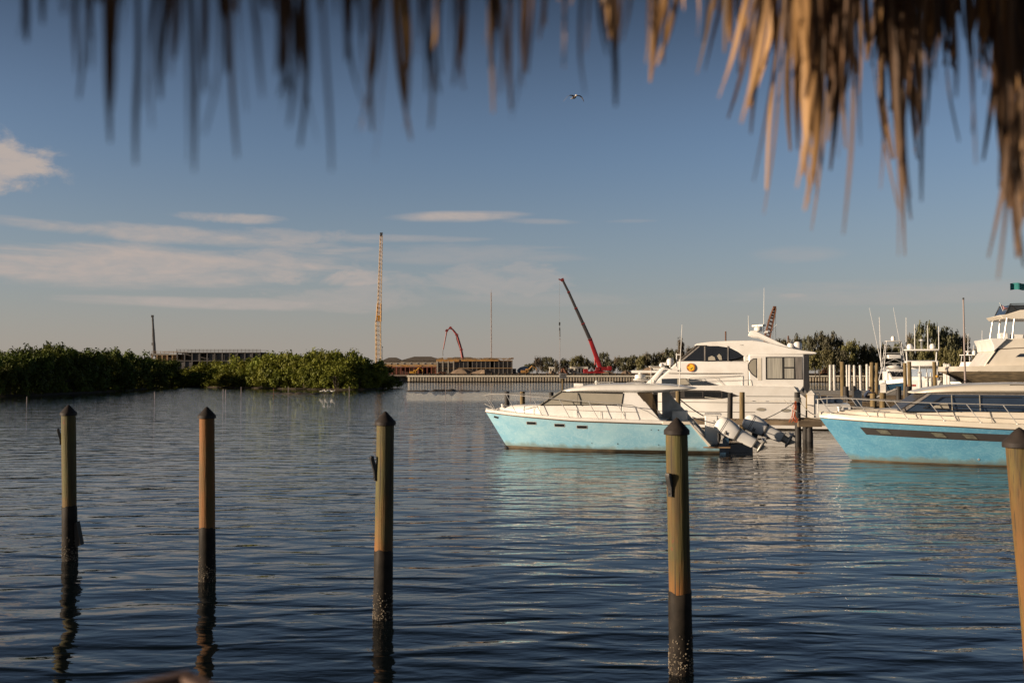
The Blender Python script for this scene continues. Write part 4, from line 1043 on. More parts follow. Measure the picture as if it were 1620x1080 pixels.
for sg in (1, -1):
    g = G(); g.panel(lp([(2.05, 5.36), (4.5, 5.46), (4.5, 5.42), (2.12, 5.30)]), wl, .012, sg); g.build('pinstripe', 'rubrail', LY)
    g = G(); g.panel(lp([(3.18, 4.86), (3.45, 5.06), (6.5, 5.1), (6.5, 4.86)]), wl, .012, sg); g.build('saloon_window', 'glass', LY)
    g = G(); g.panel(lp([(1.55, 4.45), (1.66, 4.45), (2.35, 5.38), (2.22, 5.38)]), wl, .02, sg); g.build('cockpit_ladder', 'dark_metal', LY)
g = G()
for sg in (1, -1):
    g.tube([(x * KL, sg * 1.7 * KL, zl(z)) for x, z in ((2.64, 5.95), (2.84, 7.2))], .06, 8); g.tube([(x * KL, sg * 1.65 * KL, zl(z)) for x, z in ((3.12, 5.95), (3.26, 7.2))], .06, 8)
g.build('hardtop_leg', 'steel', LY)
g = G(); g.side(lp([(2.42, 7.38), (2.62, 7.16), (3.1, 7.13), (8, 7.13), (8, 7.7), (3.6, 7.68), (2.8, 7.42)]), 2.05); g.build('hardtop', 'cream', LY, bevel=.05)
g = G(); g.side(lp([(2.84, 7.45), (3.12, 8.02), (5.2, 8.0), (5.2, 7.66), (3.6, 7.66)]), 1.5); g.build('upper_windscreen', 'glass', LY)
g = G()
for sg in (1, -1):
    g.tube([(x * KL, sg * 1.54, zl(z)) for x, z in ((2.84, 7.45), (3.12, 8.08), (5.2, 8.10))], .03); g.tube([(x * KL, sg * 1.54, zl(z)) for x, z in ((3.5, 7.66), (3.12, 8.08))], .02)
g.build('upper_rail', 'dark_metal', LY)
g = G(); g.box((2.75 * KL, -1.2, zl(6.12)), (.6, .7, .5)); g.box((3.6 * KL, -1.0, zl(6.08)), (.9, .6, .4)); g.build('bridge_seat', 'white_matte', LY, bevel=.06)
g = G(); g.tube([(4.3 * KL, 0, zl(7.6)), (4.42 * KL, 0, zl(9.5))], .03); g.build('flag_staff', 'white_matte', LY)
# the lift that carries it
lf = thing('boat_lift', 'timber boat lift with cross beams under the cream yacht', 'boat lift', (LO.x, LO.y, 0), R(-12.6))
g = G()
for x in (2.2, 7.5): g.box((x * KL, 0, 2.2), (.35, 6.4, .4))
for y in (-1.1, 1.1): g.box((6, y, 2.47), (9, .25, .16))
g.build('cradle', 'blackpile', lf)
for x in (2.2, 7.5):
    for y in (-3.2, 3.2):
        g = G(); g.cyl((x * KL, y, -1), (x * KL, y, 3.0), .16); g.build('lift_post', 'dockpile', lf)
def flag(name, label, base, top, w, h, builder, wave=.08):
    t = thing(name, label, 'flag', base)
    return t
# flag with red and white stripes and a blue canton on a raked staff
fp = at(1590, 497, 74); ft = at(1581.5, 478.5, 74)
t = thing('striped_flag', 'small red and white striped flag with a blue canton on the hardtop', 'flag', fp)
g = G(); g.tube([(0, 0, -.2), (ft - fp)], .018); g.build('staff', 'white_matte', t)
a = (ft - fp); g = G(); n = 9
for k in range(7):
    g.mi = k % 2
    for i in range(n):
        def pt(u, v): return a * (1 - .60 * u * 1.0) + Vector((.10 * v + .42 * v * (1 - .2 * u), .05 * math.sin(v * 6 + u * 3), -.62 * v * .75 - .0))
        q = lambda u, v: Vector((a.x * (1 - .62 * v), .04 * math.sin(5 * u + 3 * v), a.z * (1 - .62 * v))) + Vector((.36, 0, -.40)) * u
        v0, v1 = k / 7, (k + 1) / 7; u0, u1 = i / n, (i + 1) / n
        if k < 4 and u0 < .42: g.mi = 2
        else: g.mi = k % 2
        g.quad(q(u0, v0), q(u1, v0), q(u1, v1), q(u0, v1))
g.build('cloth', [mat('flag_red', (.45, .04, .05), rough=.8), mat('flag_white', (.7, .68, .64), rough=.8), mat('flag_blue', (.03, .04, .13), rough=.8)], t, smooth=0)
fp = at(1626, 462, 74); f2 = at(1608, 455, 74)
g = G(); n = 12; W = 1.25
vs = [[g.bm.verts.new((-W * u / n, .10 * math.sin(u * .8), .50 * v / 4 - .03 * math.sin(u * .6) - .0)) for u in range(n + 1)] for v in range(5)]
g.faces([g.bm.faces.new((vs[j][i], vs[j][i + 1], vs[j + 1][i + 1], vs[j + 1][i])) for j in range(4) for i in range(n)])
o = g.build('teal_flag', 'teal', smooth=60); o.location = LO + Vector((4.42 * KL * .976 - .02, -4.42 * KL * .218, 0)); o.location.z = at(1612, 460.5, 75).z
tag(o, 'plain teal flag flying high above the cream yacht', 'flag')

# ------------------------------------------------------------------ docks, dock piles, pedestals
def dock(name, label, x0, x1, y0, y1, z, rz=0.0, org=(0, 0), pile_step=5.0, m='dockwood'):
    t = thing(name, label, 'dock', (org[0], org[1], 0), rz)
    g = G(); n = max(2, int(abs(x1 - x0) / .15)); r = random.Random(int(abs(x1 * 10)))
    for i in range(n):
        a = x0 + (x1 - x0) * (i + .5) / n
        g.box((a, (y0 + y1) / 2 + r.uniform(-.02, .02), z - .02 + r.uniform(-.006, .006)), (abs(x1 - x0) / n - .012, abs(y1 - y0), .045))
    g.build('deck_boards', m, t, smooth=0)
    g = G()
    for y in (y0 + .08, y1 - .08): g.box(((x0 + x1) / 2, y, z - .19), (abs(x1 - x0), .09, .28))
    g.build('stringers', 'dockwood', t, smooth=0)
    k = 0; x = min(x0, x1) + 1.2
    while x < max(x0, x1):
        for y in (y0 + .3, y1 - .3):
            if k < 60:
                g = G(); g.cyl((x, y, -1.5), (x, y, z - .05), .13, .12, 10); g.build('support_pile', 'blackpile', t); k += 1
        x += pile_step
    return t
FD = at(1262, 668, 57)
FDv = Vector((math.cos(R(167.4)), math.sin(R(167.4)), 0))
dock('finger_dock', 'narrow timber finger dock between the two white boats', -1.1, 16, -1.4, -.1, 1.15, R(167.4), (17.3, 58.4))
dock('walkway_dock', 'timber walkway dock running behind the bright blue boat', 26.5, 58, 84.6, 88.6, 1.4)
t = thing('concrete_pier', 'long grey concrete pier behind the crouching man', 'pier', (34, 118, 0))
g = G(); g.box((32, 16, 1.12), (68, 32, .36)); g.build('deck_slab', 'concrete', t)
g = G(); g.box((32, -.06, .99), (68, .12, .6)); g.build('fascia', 'dockwood', t)
for i in range(14):
    g = G(); g.cyl((1 + i * 5, .5, -1.5), (1 + i * 5, .5, .95), .2, .2, 10); g.build('support_pile', 'blackpile', t)
def dpile(px, ytop, d, label, m='dockpile', r=.16, cap=None, z0=-1.2, py2=None, grp='timber dock piles around the marina', nm='dock_pile', cat='piling'):
    p = at(px, ytop, d); t = thing(nm, label, cat, (p.x, p.y, 0), 0, grp)
    g = G(); n = 14; rr = random.Random(px)
    dx, dy = rr.uniform(-.02, .02), rr.uniform(-.02, .02)
    g.loft([g.ring((dx * z, dy * z, z), (r * k, 0, 0), (0, r * k, 0), n) for z, k in ((z0, 1.05), (.3, 1.03), (p.z * .5, 1.0), (p.z - .02, .96), (p.z, .90))])
    g.build('post', m, t)
    g = G(); g.loft([g.ring((0, 0, z), (r * k, 0, 0), (0, r * k, 0), n) for z, k in ((z0, 1.10), (.45, 1.09), (.5, 1.05))]); g.build('tide_band', 'blackpile', t)
    if cap == 'cone':
        g = G(); g.lathe((dx * p.z, dy * p.z, p.z), [(r * 1.05, -.02), (r * 1.05, .05), (.01, .2)], 14); g.build('cap', 'pvc', t)
    return t
dpile(802, 619, 66, 'dark flat-topped pile beyond the bow of the outboard boat', 'blackpile', .17)
dpile(827, 619, 64.5, 'brown flat-topped pile beside the dark one beyond the outboard boat bow', 'dockpile', .17)
dpile(872, 620, 66, 'dark pile just left of the outboard boat windscreen', 'blackpile', .16)
dpile(1073, 617, 60.5, 'orange brown pile seen behind the outboard boat cockpit', 'dockpile', .15)
dpile(1154, 621, 60.8, 'darker left one of two short piles before the yacht hull', 'blackpile', .16)
dpile(1173.5, 620, 59.6, 'lighter right one of two short piles before the yacht hull', 'dockpile', .16)
dpile(1262, 620, 57.5, 'tall tarred pile with orange rope at the finger dock end', 'blackpile', .17)
dpile(1281, 668, 57.2, 'short tarred pile under the finger dock beam', 'blackpile', .17)
dpile(1275.5, 622, 62, 'thin tan post behind the white box pedestal beside the yacht', 'dockpile', .08)
t = thing('dock_beam', 'heavy cross beam joining the tarred piles at the finger dock end', 'beam', (16.85, 57.2, 0))
g = G(); g.box((.2, -.05, 1.0), (1.35, .25, .34)); g.box((.2, .3, 1.28), (1.2, .5, .12)); g.build('beam_timber', 'dockwood', t)
# rope bundle hanging on the tarred pile
t = thing('rope_bundle', 'bundle of orange rope hanging on the tarred pile', 'rope', tuple(at(1255, 648, 57.2)))
g = G(); rr = random.Random(5)
for k in range(9):
    x0 = rr.uniform(-.12, .12); pts = [(.16 + rr.uniform(-.03, .03), .05, .5), (x0 + .05, -.04, .1), (x0 - .04 + rr.uniform(-.1, .1), -.06, -.25), (x0 + rr.uniform(-.15, .15), -.03, -.55), (x0 + rr.uniform(-.3, .3), 0, -.72)]
    g.tube(pts, .02, 5)
g.build('rope_strands', 'rope_orange', t)
t = thing('rope_bundle', 'pale and blue rope wound round the top of the tarred pile', 'rope', tuple(at(1262, 632, 57.5)))
g = G()
for k in range(4): g.lathe((0, 0, -.12 + k * .07), [(.18, -.03), (.21, 0), (.18, .03)], 14)
g.build('rope_coil', 'rope_pale', t)
g = G(); g.tube([(-.1, -.19, -.2), (-.05, -.21, -.3), (.1, -.2, -.27), (.15, -.18, -.12)], .035); g.build('rope_knot', 'rope_blue', t)
A1 = w1(.6, 1.6, 1.55); 
line('mooring_rope', 'dark rope from the cabin wing of the outboard boat down to its locker', [w1(2.0, -.9, 2.55), w1(.8, -.2, 1.75)], 'rope_blue', .03, .05)
line('mooring_rope', 'dark rope from the outboard boat cockpit across its two motors', [w1(1.3, 1.2, 1.75), w1(-.9, .7, 1.35)], 'rope_blue', .022, .12)
line('mooring_rope', 'dark rope from the farther outboard motor to the tarred pile', [w1(-1.0, -.7, 1.2), tuple(at(1258, 636, 57.3))], 'rope_blue', .022, .18)
line('mooring_rope', 'pale rope from the tarred pile to the bright blue bow', [tuple(at(1266, 636, 57.3)), tuple(at(1303, 657, 46.5))], 'rope_pale', .022, .25)
line('mooring_rope', 'second pale rope crossing the white box pedestal to the bright blue bow', [tuple(at(1240, 632, 58)), tuple(at(1303, 661, 46.5))], 'rope_pale', .018, .35)
line('mooring_rope', 'long rope along the yacht side to the tarred pile', [tuple(at(1115, 628, 66)), tuple(at(1260, 634, 57.6))], 'rope_pale', .022, .12)
def pedestal(px, ytop, ybot, d, label, w=.42):
    p, q = at(px, ytop, d), at(px, ybot, d)
    t = thing('dock_pedestal', label, 'pedestal', (p.x, p.y, q.z), R(-28), 'white box pedestals with pitched tops')
    h = p.z - q.z
    g = G(); g.box((0, 0, h * .42), (w, w, h * .84)); g.build('box_body', 'pvc', t, bevel=.02)
    g = G(); a = w * .56
    g.loft([[(-a, -a, h * .84), (a, -a, h * .84), (a, a, h * .84), (-a, a, h * .84)], [(-a, -a, h * .88), (a, -a, h * .88), (a, a, h * .88), (-a, a, h * .88)], [(-.02, -.02, h), (.02, -.02, h), (.02, .02, h), (-.02, .02, h)]])
    g.build('pitched_top', 'pvc', t, smooth=0)
    return t
pedestal(1283.5, 617, 662, 58.5, 'white box pedestal at the yacht stern beside the tarred pile', .40)
pedestal(1357.5, 615, 655, 72, 'white box pedestal behind the bright blue bow rail', .46)
pedestal(1397.5, 605, 621, 110, 'small bluish white pedestal right of the crouching man', .60)
dpile(1333, 572, 113, 'tall thick brown pile with a dark stub beside it', 'dockpile', .27)
dpile(1338.5, 611, 110, 'dark stub pile against the tall thick brown pile', 'blackpile', .32)
dpile(1351, 610, 112, 'dark stub pile left of the white box pedestal behind the bow rail', 'blackpile', .22)
dpile(1378.5, 573, 118, 'tall brown pile directly above the crouching man', 'dockpile', .26)
dpile(1386, 574, 121, 'thinner tall pile right behind the one above the crouching man', 'dockpile', .20)
dpile(1381, 622, 83.8, 'flat-topped brown pile in front of the crouching man', 'dockpile', .27)
dpile(1396.5, 621, 82, 'light flat-topped pile right of the crouching man with a pale side', 'dockpile', .26)
dpile(1422, 611, 90, 'dark stub pile midway between the two boat cabins', 'blackpile', .24)
dpile(1432, 574, 112, 'left one of a pair of tall brown piles by the fishing tower boat', 'dockpile', .20)
dpile(1439.5, 572, 110, 'right one of a pair of tall brown piles by the fishing tower boat', 'dockpile', .22)
dpile(1436, 611, 98, 'wide dark stub under the pair of tall brown piles', 'blackpile', .34)
dpile(1479, 572, 122, 'tall brown pile with a yellow float at its side', 'dockpile', .24)
p = at(1482.5, 595, 121); t = thing('pile_float', 'small yellow ball float tied to a brown pile', 'float', tuple(p))
g = G(); g.sphere((0, 0, 0), .17, 10, 8); g.build('ball', 'yellow', t)
g = G(); g.tube([(0, 0, -.1), (.02, 0, -1.6)], .03); g.build('float_line', 'rope_pale', t)
for i, (px, yt, d, rad, lab) in enumerate(((1313, 578, 172, .24, 'white post left of a pair at the yacht stern'), (1320, 578, 172, .24, 'white post right of a pair at the yacht stern'), (1340, 578, 185, .17, 'thin white post behind the tall thick brown pile'), (1343.5, 578, 182, .22, 'white post with a dark band near the tall thick brown pile'), (1352, 578.5, 178, .22, 'white post before the brown rubble heap'), (1361.5, 578.5, 176, .22, 'white post nearest a small grey box on the pier'), (1371.5, 577, 170, .23, 'white post close left of the tall brown pile above the man'), (1376.0, 580, 178, .16, 'thin white post almost hidden by the tall brown pile'), (1493, 576, 128, .16, 'thin short white post left of the far white boat'), (1496, 577, 126, .22, 'left one of two thick white posts by the cream yacht stern'), (1501.5, 577, 124, .22, 'right one of two thick white posts by the cream yacht stern'))):
    t = dpile(px, yt, d, lab, 'pvc', rad, 'cone', grp='white capped posts across the marina', nm='white_post', cat='post')
t = thing('tall_pole', 'tall thin pale pole with a dark tip rising above the blue boat roof', 'pole', tuple(at(1527, 606, 60)))
pt = at(1524, 474, 60) - at(1527, 606, 60)
g = G(); g.tube([(0, 0, -2.5), (0, 0, 0), tuple(pt * .6), tuple(pt)], [.06, .06, .052, .045], 10); g.build('pole_tube', 'mast', t)
g = G(); g.cyl(tuple(pt), tuple(pt + Vector((0, 0, .12))), .055); g.build('pole_tip', 'black', t)
# sign on a post in the water
sp = at(890, 596, 118); t = thing('water_sign', 'square white notice board with two dark lines on a post in the water', 'sign', (sp.x, sp.y, 0), R(8))
g = G(); g.cyl((0, 0, -1), (0, 0, sp.z + .1), .11, .10, 10); g.build('post', 'dockpile', t)
g = G(); g.box((0, -.14, sp.z + .12), (.88, .05, .60)); bd = g.build('board', 'pvc', t, bevel=.01)
g = G(); rr = random.Random(2)
for z, n_, w in ((.25, 5, .58), (.02, 6, .66)):
    for i in range(n_): g.box((-w / 2 + w * (i + .5) / n_, -.17, sp.z + z + rr.uniform(-.01, .01)), (w / n_ * .72, .012, .13))
g.build('lettering', 'rubrail', bd, smooth=0)
# thin stakes marking the flats
for i, (px, yt, yb, lab) in enumerate(((42.5, 627, 636, 'thin white stake by the left edge of the water'), (244.5, 619, 630, 'thin white stake at the end of the left mangroves'), (353, 615, 629, 'left one of two close stakes before the islet mangroves'), (357, 616, 629, 'right one of two close stakes before the islet mangroves'), (381.5, 612, 626, 'thin stake standing close against the islet mangroves'), (433, 614, 627, 'brownish stake at the left end of the mud bar'), (456, 611, 622, 'thin stake behind the mud bar'), (552.5, 611, 627, 'pale stake at the right end of the mud bar'), (705, 605, 624, 'pale stake rising from the oyster bar'), (777.5, 606, 619, 'thin stake at the right tip of the oyster bar'), (839, 611, 631, 'very thin white stake beyond the outboard boat bow'))):
    q = gnd(px, yb); p = at(px, yt, q.y)
    g = G(); g.cyl((0, 0, -.6), (.0, 0, p.z), .055 if i not in (3, 10) else .04, .05, 8)
    tag(g.build('marker_stake', 'mast' if i != 5 else 'rust', loc=(q.x, q.y, 0)), lab, 'stake', 'thin stakes in the shallows')
# two orange/brown drilled posts standing on the site
for px, y0, y1, d, lab in ((1148, 524, 590, 470, 'rusty steel post above the white yacht roof'), (1247, 531, 590, 450, 'rusty steel post just left of the white satellite dome')):
    p = at(px, y0, d); g = G(); g.cyl((0, 0, 2.5), (0, 0, p.z), .34, .34, 10); tag(g.build('steel_post', 'rust', loc=(p.x, p.y, 0)), lab, 'post', 'rusty steel posts on the site')

# ------------------------------------------------------------------ fishing boats beyond the pier
def far_hull(g, L, B, zs, zb, flare=.72):
    rings = []
    for k in range(13):
        u = k / 12; w = B / 2 * (1 - max(0, (u - .3) / .7) ** 2.2) if u > .3 else B / 2
        z = zs + .9 * max(0, u - .25) ** 1.5; x = L * u
        rings.append([(x, w, z), (x - .3 * u, w * flare, lerp(zb, z, .35)), (x - .8 * u, w * .35, zb), (x - .8 * u, -w * .35, zb), (x - .3 * u, -w * flare, lerp(zb, z, .35)), (x, -w, z)])
    g.loft(rings)
SB = at(1407, 600, 176)
t = thing('fishing_boat', 'white sport fishing boat with a tall pipe tuna tower and navy hull bottom', 'fishing boat', (SB.x, SB.y, 0), R(-93))
g = G(); far_hull(g, 12, 4.9, 2.5, .3); hl = g.build('hull', 'bluedark', t, smooth=45)
g = G(); rings = []
for k in range(11):
    u = k / 10; w = 4.9 / 2 * (1 - max(0, (u - .3) / .7) ** 2.2) if u > .3 else 2.45
    z = 2.45 + .9 * max(0, u - .25) ** 1.5; x = 12.05 * u
    rings.append([(x, w + .03, z - .55), (x, w + .06, z + .12), (x, w * .9, z + .25), (x, -w * .9, z + .25), (x, -w - .06, z + .12), (x, -w - .03, z - .55)])
g.loft(rings); g.build('topsides', 'white', t, smooth=45)
g = G(); g.side([(2.2, 2.5), (2.2, 4.2), (5.0, 4.2), (6.4, 3.3), (7.6, 2.6)], 1.9); g.build('cabin', 'white', t, bevel=.1)
for yy in (-1.25, -.42, .42, 1.25):
    g = G(); g.loft([[(6.48, yy - .36, 3.30), (6.48, yy + .36, 3.30), (5.25, yy + .33, 4.08), (5.25, yy - .33, 4.08)], [(6.52, yy - .36, 3.33), (6.52, yy + .36, 3.33), (5.29, yy + .33, 4.11), (5.29, yy - .33, 4.11)]]); g.build('cabin_window', 'glass', t)
g = G()
def tw(x, y, z): return (x, y, z)
for sg in (1, -1):
    g.tube([(3.2, sg * 2.1, 2.6), (3.0, sg * 1.8, 5.0), (2.6, sg * 1.25, 9.4)], .055); g.tube([(.8, sg * 2.1, 2.6), (1.4, sg * 1.7, 5.0), (2.0, sg * 1.25, 9.4)], .055)
    for z in (4.6, 5.6, 6.5, 7.4, 8.4):
        k = (z - 2.6) / 6.8; ya = lerp(2.1, 1.25, k); g.tube([(lerp(3.2, 2.6, k), sg * ya, z), (lerp(.8, 2.0, k), sg * ya, z)], .035)
    for z0, z1 in ((4.6, 5.6), (5.6, 6.5), (6.5, 7.4)):
        ka, kb = (z0 - 2.6) / 6.8, (z1 - 2.6) / 6.8
        g.tube([(lerp(3.2, 2.6, ka), sg * lerp(2.1, 1.25, ka), z0), (lerp(.8, 2, kb), sg * lerp(2.1, 1.25, kb), z1)], .03)
for z in (4.6, 5.6, 6.5, 7.4, 8.4, 9.4):
    k = (z - 2.6) / 6.8; ya = lerp(2.1, 1.25, k); g.tube([(lerp(3.2, 2.6, k), -ya, z), (lerp(3.2, 2.6, k), ya, z)], .045)
for z0, z1 in ((4.6, 5.6), (5.6, 6.5)):
    ka, kb = (z0 - 2.6) / 6.8, (z1 - 2.6) / 6.8
    g.tube([(lerp(3.2, 2.6, ka), -lerp(2.1, 1.25, ka), z0), (lerp(3.2, 2.6, kb), lerp(2.1, 1.25, kb) * .3, z1)], .035); g.tube([(lerp(3.2, 2.6, ka), lerp(2.1, 1.25, ka), z0), (lerp(3.2, 2.6, kb), -lerp(2.1, 1.25, kb) * .3, z1)], .035)
g.build('tuna_tower', 'alu', t)
g = G(); g.box((2.3, 0, 9.45), (1.2, 2.6, .14)); g.build('tower_top', 'white', t, bevel=.04)
g = G(); g.box((2.6, 0, 6.75), (.9, 2.3, .75)); g.build('tower_station', 'white', t, bevel=.15)
g = G(); g.sphere((2.5, 0, 4.95), 1.0, 14, 8, (1.0, 1.3, .35)); g.box((3.1, 0, 4.4), (1.2, 2.6, .35)); g.build('helm_top', 'white', t)
g = G(); g.lathe((2.3, 0, 9.5), [(.25, 0), (.36, .1), (.38, .5), (.25, .8), (.01, .9)], 12); g.build('radar_dome', 'white', t)
g = G()
for sg, lx in ((1, 13.6), (-1, 13.7)): g.tube([(2.4, sg * 2.15, 5), (2.2, sg * 2.3, lx)], [.085, .05])
g.tube([(2, 1.9, 5), (-.5, 1.0, 15.5)], [.05, .025]); g.tube([(2, -1.9, 5), (-.5, -3.2, 15.5)], [.05, .025])
g.build('outrigger', 'alu', t)
# its boxy neighbour
SB2 = at(1460, 600, 158)
t = thing('fishing_boat', 'white convertible boat with two domes on its hardtop and blue cabin curtains', 'fishing boat', (SB2.x - .2, SB2.y, 0), R(67)); t.scale = (1.08, 1.08, 1.0)
g = G(); far_hull(g, 13, 5.2, 2.75, .2); g.build('hull', 'white', t, smooth=45)
g = G(); g.side([(2.6, 2.5), (2.6, 5.0), (7.6, 5.0), (9.6, 3.2), (9.6, 2.6)], 2.25); g.build('cabin', 'white', t, bevel=.12)
for yy, w in ((-1.35, 1.2), (.45, 2.1)):
    g = G(); g.box((2.55, yy, 3.95), (.08, w, 1.25)); g.build('aft_curtain', 'canvas_blue', t)
for sg in (1, -1):
    g = G(); g.panel([(3.4, 3.5), (3.4, 4.55), (7.0, 4.55), (8.1, 3.6)], 2.25, .03, sg); g.build('cabin_window', 'canvas', t)
g = G(); g.side([(1.3, 4.98), (1.2, 5.25), (1.5, 5.85), (6.0, 6.0), (6.6, 5.02)], 2.3); g.build('bridge_coaming', 'white', t, bevel=.1)
g = G(); g.box((3.6, 0, 7.62), (5.0, 4.9, .22)); g.build('hardtop', 'white', t, bevel=.08)
for sg in (1, -1):
    g = G(); g.tube([(1.8, sg * 2.0, 5.8), (2.0, sg * 2.1, 7.55)], .08); g.tube([(1.9, sg * 2.0, 5.8), (3.2, sg * 2.1, 7.55)], .11); g.tube([(5.8, sg * 2.0, 5.9), (5.2, sg * 2.1, 7.6)], .07); g.build('hardtop_leg', 'alu', t)
for yy in (-1.5, 1.6):
    g = G(); g.lathe((2.6, yy, 7.72), [(.3, 0), (.44, .12), (.46, .55), (.3, .86), (.01, .95)], 12); g.build('satellite_dome', 'white', t)
g = G(); g.tube([(2.9, 0, 7.7), (2.9, 0, 9.1)], .13); g.lathe((2.9, 0, 9.05), [(.3, 0), (.38, .1), (.3, .3), (.01, .35)], 10); g.build('light_mast', 'alu', t)
for yy, zz in ((-.9, 11.6), (.9, 11.8), (-2.4, 11.4)):
    g = G(); g.tube([(2.2, yy, 7.6), (2.1, yy, zz)], [.08, .05]); g.build('aerial', 'alu', t)
g = G()
for i in range(6): g.box((-.04, .9 + i * .24, 1.95), (.02, .16, .32))
g.build('hull_lettering', mat('red_lettering', (.40, .05, .03), rough=.5), t, smooth=0)
# crane davits / washdown gear on the pier in front of it
for px, yt, yb, d, lab in ((1455, 578, 614, 150, 'tall white tapered hoist column on the pier'), (1466.5, 589, 607, 152, 'shorter white hoist with a cross head on the pier'), (1472.5, 589, 606, 153, 'shorter white hoist beside the brown pile on the pier')):
    p, q = at(px, yt, d), at(px, yb, d); h = p.z - 1.3
    t = thing('pier_hoist', lab, 'hoist', (p.x, p.y, 1.3), 0, 'white hoists standing on the pier')
    g = G(); g.lathe((0, 0, 0), [(.45, 0), (.45, .1), (.34, .15), (.26, h * .45), (.22, h * .6), (.15, h * .62), (.10, h)], 12); g.build('column', 'pvc', t)
    g = G(); g.box((0, 0, h * .72), (.9 if h < 3 else .5, .3, .22)); g.sphere((0, 0, h * .62), .3, 8, 6); g.build('hoist_head', 'pvc', t)
# one more cruiser farther off
SB3 = at(1535, 590, 205)
t = thing('fishing_boat', 'small distant white flybridge boat behind the tall thin pole', 'fishing boat', (SB3.x + 2, SB3.y, 0), R(-150))
g = G(); far_hull(g, 11, 4.4, 2.7, .2); g.build('hull', 'white', t, smooth=45)
g = G(); g.side([(.5, 2.6), (.5, 5.2), (4.2, 5.2), (6.6, 2.9)], 1.9); g.build('cabin', 'white', t, bevel=.15)
g = G(); g.side([(.8, 5.2), (.8, 6.0), (3.8, 6.2), (4.4, 5.2)], 1.7); g.build('bridge_coaming', 'white', t, bevel=.1)
g = G(); g.box((2.2, 0, 7.6), (3.8, 3.6, .16)); g.build('hardtop', 'white', t, bevel=.06)
g = G()
for sg in (1, -1):
    g.tube([(3.8, sg * 1.6, 6.1), (3.5, sg * 1.6, 7.6)], .07); g.tube([(1, sg * 1.6, 5.8), (1.1, sg * 1.6, 7.6)], .07)
g.build('hardtop_leg', 'alu', t)
g = G(); g.lathe((2.6, .6, 7.7), [(.3, 0), (.4, .1), (.4, .55), (.2, .85), (.01, .9)], 10); g.lathe((2.6, -.9, 7.7), [(.2, 0), (.2, .5), (.7, .55), (.7, .7), (.1, .8)], 10)
g.build('satellite_dome', 'white', t)
g = G()
for yy, zz in ((-1.6, 12), (1.6, 12.6), (-.4, 9.6)): g.tube([(1.6, yy, 7.6), (1.4, yy, zz)], [.07, .05])
g.build('aerial_mast', 'alu', t)
# a low white skiff end tucked below the cream yacht
SK = at(1512, 600, 92)
t = thing('skiff', 'small open white skiff below the cream yacht bow overhang', 'skiff', (SK.x, SK.y, 0), R(15))
g = G(); far_hull(g, 4.2, 1.6, 3.1, 2.45); g.build('hull', 'white_matte', t, smooth=45)
g = G(); g.box((1.2, 0, 3.3), (.6, .7, .7)); g.build('console', 'white_matte', t, bevel=.08)
g = G()
for y in (-.8, .8): g.cyl((1.0, y, -1), (1.0, y, 2.7), .12); g.cyl((3.6, y, -1), (3.6, y, 2.7), .12)
g.box((2.3, 0, 2.6), (3.2, 1.9, .12)); tl = g.build('lift_frame', 'dockwood', None); tl.location = t.location; tl.rotation_euler = t.rotation_euler
tag(tl, 'low timber lift frame under the small white skiff', 'boat lift')

# ------------------------------------------------------------------ people
def skin_body(name, verts, edges, rad, m, parent, root=0, sub=2, zones=None):
    me = bpy.data.meshes.new(name); me.from_pydata([tuple(v) for v in verts], edges, [])
    o = bpy.data.objects.new(name, me); COL.objects.link(o)
    sk = o.modifiers.new('skin', 'SKIN')
    for i, r in enumerate(rad):
        v = me.skin_vertices[0].data[i]; v.radius = (r, r) if not isinstance(r, tuple) else r; v.use_root = (i == root)
    ss = o.modifiers.new('sub', 'SUBSURF'); ss.levels = sub; ss.render_levels = sub
    dg = bpy.context.evaluated_depsgraph_get(); ev = o.evaluated_get(dg)
    nm = bpy.data.meshes.new_from_object(ev); o.modifiers.clear(); o.data = nm
    nm.polygons.foreach_set('use_smooth', [True] * len(nm.polygons))
    for k in (m if isinstance(m, (list, tuple)) else [m]): nm.materials.append(M[k])
    if zones:
        for p in nm.polygons: p.material_index = zones(p.center)
    o.parent = parent
    return o
